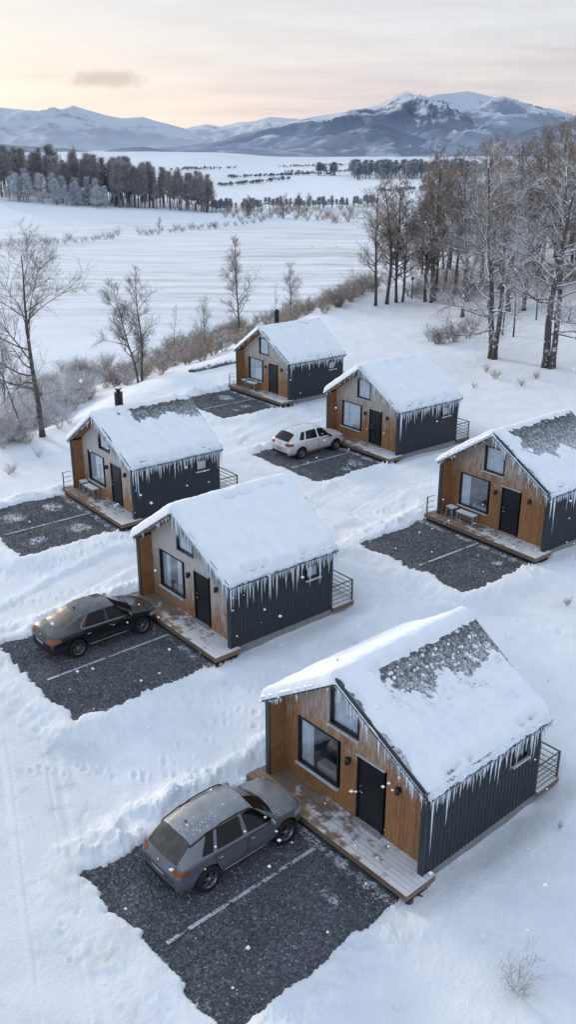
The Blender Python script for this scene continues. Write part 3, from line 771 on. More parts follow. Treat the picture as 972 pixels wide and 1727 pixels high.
    for x, y, z, ln in spots:
        o = mesh_obj('icicle', g.choice(ICE), root); o.location = (x, y, z); s = g.uniform(.8, 1.7); o.scale = (s, s, ln); o.rotation_euler = (0, 0, g.uniform(0, 6.28))
    mb = MB()
    def cone(x, y, z, r, ln):
        b = [(x + r * math.cos(a), y + r * math.sin(a), z) for a in (0, 2.1, 4.2)] + [(x + g.uniform(-.005, .005), y + g.uniform(-.005, .005), z - ln)]
        mb.add(b, [(1, 0, 3), (2, 1, 3), (0, 2, 3)], 0, True)
    for k in range(800):
        y = .06 - g.random() * (L + .14); m = .5 + .7 * fbm(y * 2 + i, 0, 2, 5); cone(-.165 + g.uniform(-.04, .025), y, HE - .02 + g.uniform(-.01, .04), g.uniform(.014, .026), (.13 + .42 * g.random() ** 1.3) * max(.35, float(m)) * 1.4)
    for k in range({1: 420, 2: 1000, 3: 850, 4: 420, 5: 700, 6: 420}[i]):
        x = g.uniform(-.1, W / 2); cone(x, yfront(x) + g.uniform(.0, .045), under(x) + g.uniform(-.05, .04), g.uniform(.007, .017), (.04 + .42 * g.random() ** 2.2) * long_front * 1.2)
    for k in range({1: 220, 2: 420, 3: 300, 4: 520, 5: 420, 6: 160}[i]):
        x = g.uniform(W / 2, W + .12); cone(x, .33 + g.uniform(.0, .045), HE + SL * (W - x) + g.uniform(-.04, .16), g.uniform(.008, .018), .04 + .16 * g.random() ** 2)
    n = 70
    mb.tube([(-.16 + .02 * float(fbm(k * .7, i, 2, 91)), .10 - (L + .22) * k / n, HE + .035 + .03 * float(fbm(k * .5, i, 2, 92))) for k in range(n + 1)], [max(.03, .078 + .05 * float(fbm(k * .9, i, 2, 93))) for k in range(n + 1)], 7)
    if i != 1 and i != 4:
        mb.tube([(x_, yfront(x_) + .035, under(x_) + .06) for x_ in np.linspace(-.12, W / 2, 50)], [max(.02, .055 + .05 * float(fbm(k * .9, i, 2, 94))) for k in range(50)], 7)
    mb.tube([(x_, .37, HE + SL * (W - x_) + .10) for x_ in np.linspace(W / 2, W + .15, 50)], [max(.02, (.05 if i == 1 else .075) + .05 * float(fbm(k * .9, i, 2, 95))) for k in range(50)], 7)
    mb.build('ice_fringe', M['ice'], root)['kind'] = 'stuff'
    return root
CABIN_LABELS = {
 1: 'nearest wooden cabin, bare shingles below its ridge, grey car parked in front',
 2: 'snow roofed cabin with long icicles and the black car parked at its porch',
 3: 'left cabin with a fat black chimney and a pale frosted gable',
 4: 'cabin at the right picture edge, bench and stool on its porch',
 5: 'snow roofed cabin with the white car parked in front of its porch',
 6: 'farthest cabin, small, with a slim black chimney on its snowy roof'}
for i in range(1, 7): cabin(i, CABIN_LABELS[i])
# porch furniture
def bench(name, ln, label, i, lx, ly, rz):
    root = empty(name, cab_world(i, lx, ly, 0), R(CAB[i][3]) + rz); tag(root, label, name, 'porch seats' if name == 'bench' else 'porch stools')
    mb = MB(); w = .34 if name == 'bench' else .36; h = .45
    n = 4
    for k in range(n): mb.box((-ln/2, -w/2 + w*k/n + .004, h - .035), (ln/2, -w/2 + w*(k+1)/n - .004, h))
    mb.box((-ln/2 + .05, -w/2 + .02, h - .09), (ln/2 - .05, -w/2 + .05, h - .036)); mb.box((-ln/2 + .05, w/2 - .05, h - .09), (ln/2 - .05, w/2 - .02, h - .036))
    mb.build('seat', M['grey_wood'], root)
    for sx in (-1, 1):
        for sy in (-1, 1):
            l = MB(); l.beam((sx*(ln/2 - .07), sy*(w/2 - .05), h - .036), (sx*(ln/2 - .03), sy*(w/2 - .02), .002), .045, .045); l.build('leg', M['grey_wood'], root)
    mb = MB(); mb.beam((-ln/2 + .06, 0, .16), (ln/2 - .06, 0, .16), .03, .03); mb.build('stretcher', M['grey_wood'], root)
    s = MB(); s.box((-ln/2 + .01, -w/2 + .012, h + .001), (ln/2 - .015, w/2 - .01, h + .018)); s.build('snow_dusting', M['snow'], root)
for i, wh in ((3, 'cabin with the fat chimney'), (4, 'cabin at the right edge'), (6, 'farthest cabin')):
    bench('bench', .98, 'frosted wooden bench under the big window of the ' + wh, i, 4.05, .10, R(2))
    bench('stool', .46, 'frosted wooden stool beside the bench on the porch of the ' + wh, i, 5.0, .02, R(-6))

# ------------------------------------------------------------------ cars
from mathutils.bvhtree import BVHTree
M['tyre'] = plain('tyre_rubber', (.012, .012, .013), .85); M['rim'] = plain('alloy_rim', (.30, .31, .32), .35, .8); M['under'] = plain('black_plastic', (.010, .010, .011), .7)
def carglass_mat(name, frost):
    t = NT(name); p = t.coord(); n = t.noise(p, 4, 5, .7)
    f = t.math('MULTIPLY', t.maprange(n, .25, .75, .3, 1.), frost)
    t.base(t.mix(f, (.006, .007, .008), (.20, .18, .165))); t.set(Roughness=t.math('ADD', t.math('MULTIPLY', f, .7), .06, True), IOR=1.36); return t.mat
M['tail'] = plain('amber_tail_light', (.24, .062, .014), .25, 0, .5, 14); M['tailr'] = plain('red_tail_light', (.25, .02, .01), .25); M['head'] = plain('headlight_lens', (.35, .36, .38), .15); M['chrome'] = plain('chrome', (.55, .56, .58), .2, .9); M['plate'] = plain('number_plate', (.42, .42, .42), .5)
def car(key, label, T, xf, xr, wr, track, cfg, paint, glass, rearglass, place):
    root = empty('car', place[:3], place[3]); tag(root, label, 'car', 'cars parked in front of the cabins')
    # shell: rings of 9 mirrored points
    ns = len(T); vs = []; fs = []; mi = []
    for st in T:
        x, w, zb, zs, up = st
        half = [(x, 0, zb), (x, .78 * w, zb), (x, .965 * w, zb + .10), (x, w, .60 if zs > .62 else zs - .1), (x, .972 * w, zs)] + list(up)
        vs += half + [(p[0], -p[1], p[2]) for p in half[7:0:-1]]
    G = cfg['glass']
    for k in range(ns - 1):
        for j in range(16):
            a = k * 16 + j; b = k * 16 + (j + 1) % 16
            fs.append([a, b, b + 16, a + 16]); jj = j if j < 8 else 15 - j
            m = 0
            if jj in (0,): m = 5
            if jj == 1 and cfg.get('cladding'): m = 5
            if (k, jj) in G: m = G[(k, jj)]
            mi.append(m)
    fs.append(list(range(16))[::-1]); mi.append(0); fs.append([(ns - 1) * 16 + j for j in range(16)]); mi.append(0)
    fs = [f[::-1] for f in fs]
    me = bpy.data.meshes.new('shell'); me.from_pydata(vs, [], fs)
    mats = [paint, rearglass, glass, glass, glass, M['under']]
    for m in mats: me.materials.append(m)
    me.polygons.foreach_set('material_index', mi)
    cr = me.attributes.new('crease_edge', 'FLOAT', 'EDGE'); ef = {}
    for f, m in zip(fs, mi):
        for a, b in zip(f, f[1:] + f[:1]): ef.setdefault((min(a, b), max(a, b)), set()).add(m)
    for e in me.edges:
        s_ = ef.get((min(e.vertices), max(e.vertices)), set())
        cr.data[e.index].value = .97 if len(s_) > 1 else 0.
    cv = me.attributes.new('crease_vert', 'FLOAT', 'POINT'); vm = {}
    for f, m in zip(fs, mi):
        for a in f: vm.setdefault(a, []).append(m)
    for a, ms in vm.items():
        if any(1 <= q <= 4 for q in ms): cv.data[a].value = .85
    me.update()
    tmp = bpy.data.objects.new('tmp', me); COL.objects.link(tmp)
    sub = tmp.modifiers.new('s', 'SUBSURF'); sub.levels = sub.render_levels = 3
    dg = bpy.context.evaluated_depsgraph_get(); dg.update()
    smooth_me = bpy.data.meshes.new_from_object(tmp.evaluated_get(dg))
    tree = BVHTree.FromPolygons([v.co for v in smooth_me.vertices], [p.vertices[:] for p in smooth_me.polygons])
    cut = MB()
    for ax in (xf, xr):
        for sgn in (-1, 1):
            y0, y1 = sorted((sgn * (track / 2 - .26), sgn * 1.2)); r = wr + .055
            n = 28; b = [(ax + r * math.cos(6.2832 * q / n), wr + r * math.sin(6.2832 * q / n)) for q in range(n)]
            V0 = [(p[0], y0, p[1]) for p in b] + [(p[0], y1, p[1]) for p in b]
            cut.add(V0, [[q, (q + 1) % n, n + (q + 1) % n, n + q][::-1] for q in range(n)] + [list(range(n)), [n + q for q in range(n)][::-1]])
    cme = cut.mesh('cut', mats); cme.polygons.foreach_set('material_index', [5] * len(cme.polygons))
    co = bpy.data.objects.new('cut', cme); COL.objects.link(co)
    bm_ = tmp.modifiers.new('b', 'BOOLEAN'); bm_.operation = 'DIFFERENCE'; bm_.object = co; bm_.solver = 'EXACT'
    dg = bpy.context.evaluated_depsgraph_get(); dg.update()
    full = bpy.data.meshes.new_from_object(tmp.evaluated_get(dg))
    bpy.data.objects.remove(tmp); bpy.data.objects.remove(co)
    co = [v.co.copy() for v in full.vertices]
    groups = {}
    for p in full.polygons:
        m = p.material_index; c = p.center
        key2 = {0: ('body',), 5: ('body',), 1: ('rear_window',), 2: ('windscreen',), 3: ('side_window', 'r' if c.y < 0 else 'l', 0), 4: ('side_window', 'r' if c.y < 0 else 'l', 1)}[m]
        if key2[0] == 'side_window': key2 = key2 + (sum(c.x > q for q in cfg['pillars']),)
        groups.setdefault(key2, []).append(p)
    body = None
    for k2 in sorted(groups, key=str):
        idx = {}; mb = MB()
        for p in groups[k2]:
            f = []
            for v in p.vertices:
                if v not in idx: idx[v] = len(mb.v); mb.v.append(tuple(co[v]))
                f.append(idx[v])
            mb.f.append(f); mb.m.append(p.material_index if k2[0] == 'body' else 0); mb.s.append(True)
        mt = mats if k2[0] == 'body' else {'rear_window': rearglass}.get(k2[0], glass)
        mb.build(k2[0], mt, root)
    # conforming pieces
    def hit(o, d, off=.006):
        h, n, _, _ = tree.ray_cast(Vector(o), Vector(d).normalized())
        if h is None: return None
        return h + n * off if n.dot(Vector(d)) < 0 else h - n * off
    def patch(name, rays, nu, nv, mat, parent, off=.006):
        mb = MB(); P = [[hit(*rays(a / (nu - 1), b / (nv - 1)), off=off) for b in range(nv)] for a in range(nu)]
        for row in P:
            for p in row: mb.v.append(tuple(p if p is not None else (0, 0, .6)))
        for a in range(nu - 1):
            for b in range(nv - 1):
                if all(q is not None for q in (P[a][b], P[a+1][b], P[a+1][b+1], P[a][b+1])):
                    f = [a*nv+b, (a+1)*nv+b, (a+1)*nv+b+1, a*nv+b+1]
                    mb.f.append(f); mb.m.append(0); mb.s.append(True)
        return mb.build(name, mat, parent)
    bl = cfg['belt']
    for sgn in (-1, 1):
        for d0, d1 in cfg['doors']:
            def rays(a, b, d0=d0, d1=d1):
                z = .40 + b * (bl - .42); x = d0 + (d1 - d0) * a
                if d0 < cfg['rear_arch'] and a < .5: x = max(x, cfg['rear_arch'] - b * .25) if d0 < -.5 else x
                return (x, sgn * 3, z), (0, -sgn, 0)
            d = patch('door', rays, 12, 8, paint, root, .005)
            # seam around the door
            pr = [hit(*rays(a, b), off=.004) for a, b in [(0, q / 6) for q in range(7)] + [(q / 6, 1) for q in range(7)] + [(1, 1 - q / 6) for q in range(7)] + [(1 - q / 6, 0) for q in range(7)]]
            sm = MB(); sm.tube([p for p in pr if p is not None], .0075, 4); sm.build('door_seam', M['under'], d)
            hm = MB(); hx = d0 + .12 if sgn else 0
            a0 = hit((d0 + .10, sgn * 3, bl - .13), (0, -sgn, 0), .018); a1 = hit((d0 + .26, sgn * 3, bl - .12), (0, -sgn, 0), .018)
            hm.tube([a0, (a0 + a1) / 2 + Vector((0, sgn * .014, 0)), a1], .014, 6); hm.build('handle', M['chrome'] if cfg.get('chrome') else paint, d)
        # mirror
        mx, my, mz = cfg['mirror']; mb = MB()
        mb.lathe([(.001, -.11), (.06, -.10), (.085, -.04), (.085, .04), (.06, .10), (.001, .11)], 12, 0, 'y', (0, 0, 0))
        mb.v = [(mx + v[0] * .75, sgn * (my + .09) + v[1], mz + v[2]) for v in mb.v]
        mb.tube([(mx + .01, sgn * (my - .06), mz - .06), (mx, sgn * (my + .04), mz - .03)], .022, 6)
        mb.build('wing_mirror', paint if not cfg.get('darkmirror') else M['under'], root)
        # sill strip
        sp = [hit((q, sgn * 3, .36), (0, -sgn, 0), .012) for q in np.linspace(xr + wr + .12, xf - wr - .12, 9)]
        mb = MB(); mb.tube([p for p in sp if p is not None], .013, 5); mb.build('sill_strip', M['chrome'], root)
        # window surround
        if cfg.get('surround'):
            pts = [hit((x, sgn * 3, z), (0, -sgn, 0), .01) for x, z in cfg['surround']]; mb = MB(); mb.tube([p for p in pts if p is not None], .011, 5); mb.build('window_trim', M['chrome'], root)
        # lights wrap the corners
        cx = T[0][0] + .62
        def tl(a, b):
            th = R(cfg['tail_a'][0] + (cfg['tail_a'][1] - cfg['tail_a'][0]) * a); z = cfg['tail_z'][0] + (cfg['tail_z'][1] - cfg['tail_z'][0]) * b - .05 * (1 - a) * (1 - b)
            o = (cx - 2.5 * math.cos(th), sgn * (.32 + 2.5 * math.sin(th)), z); return o, (math.cos(th), -sgn * math.sin(th), 0)
        patch('tail_light', tl, 12, 6, M['tail'], root, .012)
        hxx = T[-1][0] - .62
        def hl(a, b):
            th = R(12 + 62 * a); z = cfg['head_z'][0] + (cfg['head_z'][1] - cfg['head_z'][0]) * b + .06 * a
            o = (hxx + 2.5 * math.cos(th), sgn * (.32 + 2.5 * math.sin(th)), z); return o, (-math.cos(th), -sgn * math.sin(th), 0)
        patch('headlight', hl, 10, 5, M['head'], root, .012)
    def rear(y0, y1, z0, z1): return lambda a, b: ((-5, y0 + (y1 - y0) * a, z0 + (z1 - z0) * b), (1, 0, 0))
    patch('number_plate', rear(-.26, .26, *cfg['plate_z']), 5, 3, M['plate'], root, .014)
    patch('rear_bumper_trim', rear(-.66, .66, .31, .43), 12, 4, M['under'], root, .01)
    eb = MB(); h = hit((-5, 0, cfg['badge_z']), (1, 0, 0), .01)
    if h is not None: eb.lathe([(.001, -.008), (.055, -.008), (.055, .008), (.001, .008)], 14, 0, 'y', (0, 0, 0)); eb.v = [(h.x + v[1], h.y + v[0], h.z + v[2]) for v in eb.v]; eb.build('badge', M['chrome'], root)
    gr = lambda a, b: ((5, -.45 + .9 * a, .46 + .22 * b), (-1, 0, 0)); patch('grille', gr, 10, 4, M['under'], root, .01)
    seam = [hit((-5, y, z), (1, 0, 0), .004) for y, z in [(-.62, cfg['gate'][1]), (-.66, (cfg['gate'][0] + cfg['gate'][1]) / 2), (-.58, cfg['gate'][0]), (0, cfg['gate'][0] - .01), (.58, cfg['gate'][0]), (.66, (cfg['gate'][0] + cfg['gate'][1]) / 2), (.62, cfg['gate'][1])]]
    mb = MB(); mb.tube([p for p in seam if p is not None], .008, 4); mb.build('tailgate_seam', M['under'], root)
    if cfg.get('rails'):
        for sgn in (-1, 1):
            pts = [hit((x, sgn * .60, 4), (0, 0, -1), .035) for x in np.linspace(-1.45, .25, 9)]
            pts = [hit((-1.55, sgn * .60, 4), (0, 0, -1), .0)] + pts + [hit((.35, sgn * .60, 4), (0, 0, -1), .0)]
            mb = MB(); mb.tube([p for p in pts if p is not None], .020, 6); mb.build('roof_rail', M['under'], root)
    # wipers
    mb = MB(); a = hit((cfg['cowl'], -.35, 4), (0, 0, -1), .012); b = hit((cfg['cowl'] - .12, .22, 4), (0, 0, -1), .014)
    if a is not None and b is not None: mb.tube([a, b], .012, 5); mb.build('wiper', M['under'], root)
    ap = hit((cfg['antenna'], 0, 4), (0, 0, -1), 0)
    mb = MB(); mb.tube([ap, ap + Vector((-.05, 0, .05)), ap + Vector((-.10, 0, .07))], [.03, .018, .004], 6); mb.build('antenna', paint, root)
    # wheels
    for ax in (xf, xr):
        for sgn in (-1, 1):
            c = (ax, sgn * (track / 2 - .01), wr); mb = MB(); wt = .115
            prof = [(wr * .64, -wt), (wr * .90, -wt), (wr * .975, -wt * .75), (wr, -wt * .4), (wr, wt * .4), (wr * .975, wt * .75), (wr * .90, wt), (wr * .64, wt)]
            mb.lathe(prof, 32, 0, 'y', c, True, True)
            wh = mb.build('wheel', M['tyre'], root)
            rm = MB(); rr_ = wr * .66; yo = c[1] + sgn * .085
            rm.lathe([(rr_, -.16 * sgn), (rr_, .02 * sgn), (rr_ * .90, .015 * sgn), (rr_ * .88, -.10 * sgn)], 32, 0, 'y', (ax, yo, wr))
            for q in range(cfg.get('spokes', 5) * 2):
                an = 6.2832 * (q // 2) / cfg.get('spokes', 5) + (.17 if q % 2 else -.17)
                p0 = Vector((ax + .05 * math.cos(an), yo - sgn * .005, wr + .05 * math.sin(an))); p1 = Vector((ax + rr_ * .93 * math.cos(an * 1), yo - sgn * .0, wr + rr_ * .93 * math.sin(an)))
                rm.beam(p0, p1, .034, .03, 0, (0, 1, 0))
            rm.lathe([(.001, .018 * sgn), (.055, .015 * sgn), (.07, -.03 * sgn)], 14, 0, 'y', (ax, yo, wr))
            rm.build('rim', M['rim'], wh)
            dk = MB(); dk.lathe([(.001, 0), (rr_ * .92, 0)], 24, 0, 'y', (ax, c[1] + sgn * .01, wr)); dk.build('brake_disc', M['under'], wh)
    return root
def carplace(i, lx, ly, dz=GRAVEL_DZ + .01, yaw=0.):
    x, y, z = cab_world(i, lx, ly, dz); return (x, y, z, R(CAB[i][3] - 90 + yaw))
SUV = [
 (-2.20, .76, .34, .60, [(-2.22,.66,.67),(-2.235,.48,.69),(-2.25,.25,.695),(-2.255,0,.70)]),
 (-2.16, .85, .27, .76, [(-2.17,.80,.80),(-2.20,.60,.805),(-2.215,.30,.81),(-2.22,0,.81)]),
 (-2.00, .895, .24, .98, [(-2.05,.785,1.03),(-2.09,.65,1.045),(-2.13,.34,1.06),(-2.145,0,1.06)]),
 (-1.62, .92, .23, 1.02, [(-1.80,.835,1.07),(-1.60,.60,1.42),(-1.62,.32,1.50),(-1.64,0,1.51)]),
 (-1.34, .93, .23, 1.02, [(-1.44,.852,1.075),(-1.12,.625,1.49),(-1.20,.33,1.585),(-1.20,0,1.60)]),
 (-1.05, .93, .23, 1.01, [(-1.06,.868,1.06),(-.90,.64,1.525),(-.90,.34,1.625),(-.90,0,1.645)]),
 (-.98, .93, .23, 1.01, [(-.97,.868,1.058),(-.82,.642,1.53),(-.83,.34,1.63),(-.83,0,1.65)]),
 (-.04, .93, .23, .99, [(-.05,.868,1.035),(-.08,.648,1.545),(-.06,.34,1.645),(-.06,0,1.665)]),
 (.05, .93, .23, .985, [(.06,.868,1.032),(.0,.648,1.543),(.02,.34,1.645),(.02,0,1.665)]),
 (.90, .925, .23, .96, [(.97,.858,.995),(.44,.625,1.50),(.42,.33,1.585),(.42,0,1.605)]),
 (1.06, .925, .23, .95, [(1.14,.85,.975),(1.10,.70,1.00),(1.19,.36,1.03),(1.23,0,1.04)]),
 (1.60, .92, .24, .88, [(1.60,.83,.935),(1.62,.62,.965),(1.65,.33,.985),(1.66,0,.99)]),
 (2.02, .86, .26, .77, [(2.05,.76,.83),(2.09,.58,.865),(2.14,.3,.885),(2.16,0,.89)]),
 (2.22, .74, .33, .60, [(2.24,.60,.67),(2.26,.45,.71),(2.285,.25,.73),(2.295,0,.735)])]
GL = {(2,6):1,(2,7):1,(4,5):3,(6,5):3,(8,5):3,(9,6):2,(9,7):2}
def scaled(T, sx, sz_up, sw, ref=.95):
    f = lambda z: z if z < ref else ref + (z - ref) * sz_up
    return [(x * sx, w * sw, zb, f(zs), [(a * sx, b * sw, f(c)) for a, b, c in up]) for x, w, zb, zs, up in T]
car('suv', 'grey estate car dusted with frost, parked in front of the nearest cabin', scaled(SUV, .94, 1, .98), 1.315, -1.195, .365, 1.64,
    dict(glass=GL, pillars=(-1.0, 0.), belt=.98, doors=((-.98, -.02), (.04, .98)), rear_arch=-.80, mirror=(.80, .90, 1.04), tail_a=(20, 60), tail_z=(.86, .965), head_z=(.66, .78),
         plate_z=(.60, .70), badge_z=.88, gate=(.56, 1.02), rails=True, cowl=1.05, antenna=-1.2, chrome=True, spokes=5),
    paint_mat('grey_car_paint', (.125, .138, .155), .75), carglass_mat('tinted_glass', .0), carglass_mat('frosted_rear_glass', .55), carplace(1, 4.22, 2.84))
HB = scaled(SUV, .94, .90, .985)
car('hatch', 'white hatchback car parked in front of a cabin porch', HB, 1.30, -1.21, .335, 1.60,
    dict(glass=GL, pillars=(-1.0, 0.), belt=.96, doors=((-.93, -.02), (.04, .92)), rear_arch=-.76, mirror=(.76, .89, 1.02), tail_a=(16, 60), tail_z=(.84, .96), head_z=(.64, .76),
         plate_z=(.60, .70), badge_z=.88, gate=(.56, 1.0), cowl=1.0, antenna=-1.15, spokes=5, darkmirror=True),
    paint_mat('white_car_paint', (.72, .72, .72), .22), carglass_mat('clear_car_glass', .0), carglass_mat('rear_glass', .12), carplace(5, 4.40, 2.66))
SED = [
 (-2.36, .74, .33, .58, [(-2.38,.64,.65),(-2.40,.48,.67),(-2.415,.25,.68),(-2.42,0,.685)]),
 (-2.30, .86, .26, .76, [(-2.31,.78,.80),(-2.345,.60,.81),(-2.36,.30,.82),(-2.365,0,.82)]),
 (-2.14, .90, .23, .90, [(-2.20,.76,.95),(-2.24,.60,.98),(-2.27,.30,1.0),(-2.28,0,1.0)]),
 (-1.72, .92, .21, .95, [(-1.72,.80,1.02),(-1.78,.62,1.06),(-1.86,.32,1.085),(-1.88,0,1.09)]),
 (-1.22, .925, .21, .96, [(-1.30,.84,1.00),(-1.02,.60,1.36),(-1.05,.31,1.41),(-1.06,0,1.42)]),
 (-.86, .93, .21, .96, [(-1.02,.86,.995),(-.70,.63,1.415),(-.70,.33,1.48),(-.70,0,1.495)]),
 (-.08, .93, .21, .95, [(-.08,.865,.98),(-.10,.64,1.43),(-.10,.34,1.505),(-.10,0,1.52)]),
 (.02, .93, .21, .945, [(.03,.865,.978),(-.02,.64,1.43),(-.02,.34,1.505),(-.02,0,1.52)]),
 (.95, .925, .21, .91, [(1.03,.855,.94),(.40,.62,1.39),(.40,.33,1.455),(.40,0,1.47)]),
 (1.12, .925, .21, .90, [(1.20,.84,.925),(1.16,.70,.95),(1.26,.36,.975),(1.30,0,.98)]),
 (1.65, .915, .22, .83, [(1.65,.82,.875),(1.67,.62,.905),(1.70,.33,.925),(1.71,0,.93)]),
 (2.05, .86, .25, .72, [(2.08,.75,.77),(2.12,.58,.80),(2.17,.3,.82),(2.19,0,.825)]),
 (2.26, .72, .32, .56, [(2.28,.58,.62),(2.30,.45,.66),(2.325,.25,.68),(2.335,0,.685)])]
GS = {(3,6):1,(3,7):1,(5,5):3,(7,5):3,(8,6):2,(8,7):2}
car('sedan', 'black saloon car with chrome window line, parked in front of a cabin', scaled(SED, .945, 1, .99), 1.34, -1.257, .345, 1.64,
    dict(glass=GS, pillars=(-.03,), belt=.93, doors=((-.98, -.05), (.0, 1.0)), rear_arch=-.86, mirror=(.84, .89, 1.0), tail_a=(16, 66), tail_z=(.78, .90), head_z=(.58, .69),
         plate_z=(.60, .70), badge_z=.86, gate=(.55, .95), cowl=1.12, antenna=-.85, chrome=True, spokes=6,
         surround=[(.98,.96),(.5,.97),(0,.985),(-.5,1.0),(-.98,1.01),(-1.06,1.06),(-.98,1.16),(-.72,1.36)]),
    paint_mat('black_car_paint', (.0085, .0085, .0095), .30, .14), carglass_mat('dark_glass', .0), carglass_mat('frosted_saloon_glass', .95), carplace(2, 4.24, 2.86))

# ------------------------------------------------------------------ trees and shrubs
def ray_ground(u, v, y0=12, y1=2500):
    c, s_ = math.cos(PITCH), math.sin(PITCH); a = (u - 486) / F_PX; b = (863.5 - v) / F_PX
    ys = np.geomspace(y0, y1, 2500); k = ys / (c + b * s_); X = a * k; Z = CAM_Z + (-s_ + b * c) * k
    g = base_h(X, ys); w = np.where(Z <= g)[0]
    q = w[0] if len(w) else len(ys) - 1
    return float(X[q]), float(ys[q]), float(g[q])
def px_height(v0, v1, y):           # height of a thing standing at distance y between two picture rows
    return y * (math.tan(elev(v1)) - math.tan(elev(v0)))
BARK = {'brown': bark_mat('brown_bark', (.050, .040, .034), (.115, .098, .085), .0), 'snowy': bark_mat('snowy_bark', (.055, .045, .038), (.13, .115, .10), .62),
        'far': bark_mat('far_bark', (.13, .128, .136), (.20, .195, .20), 0)}  # far bark paled, distance haze put into its colour
TWIG = {'brown': bark_mat('brown_twigs', (.225, .172, .138), (.36, .29, .245), .2), 'frost': bark_mat('frosted_twigs', (.26, .215, .185), (.44, .39, .36), .42),
        'white': bark_mat('hoar_frost_twigs', (.36, .37, .40), (.56, .58, .62), .35), 'grey': bark_mat('grey_twigs', (.14, .115, .10), (.26, .225, .205), .12),
        'far': bark_mat('far_twigs', (.27, .245, .24), (.40, .365, .35), .08), 'fardark': bark_mat('far_dark_twigs', (.22, .218, .228), (.32, .308, .31), .12), 'vfar': bark_mat('hazy_twigs', (.20, .225, .27), (.28, .30, .345), .03),  # far twigs paled and blued, distance haze painted into their colours
        'straw': bark_mat('straw_twigs', (.19, .135, .09), (.36, .27, .19), .2)}
def perp(d, g):
    v = Vector((g.gauss(0, 1), g.gauss(0, 1), g.gauss(0, 1))); v -= d * v.dot(d)
    return v.normalized() if v.length > 1e-5 else Vector((1, 0, 0))
class Tw:
    def __init__(s): s.V = []; s.F = []
    def spike(s, p, q, r, mid=None):
        d = (q - p); d.normalize()
        a = d.cross(Vector((.3, .5, .81))).normalized(); b = d.cross(a); n = len(s.V)
        for c1, s1 in ((1, 0), (-.5, .87), (-.5, -.87)): s.V.append(tuple(p + (a * c1 + b * s1) * r))
        s.V.append(tuple(q)); s.F += [(n, n+1, n+3), (n+1, n+2, n+3), (n+2, n, n+3)]
    def build(s, name, mat): return np_mesh(name, np.array(s.V), np.array(s.F), [mat], smooth=False)
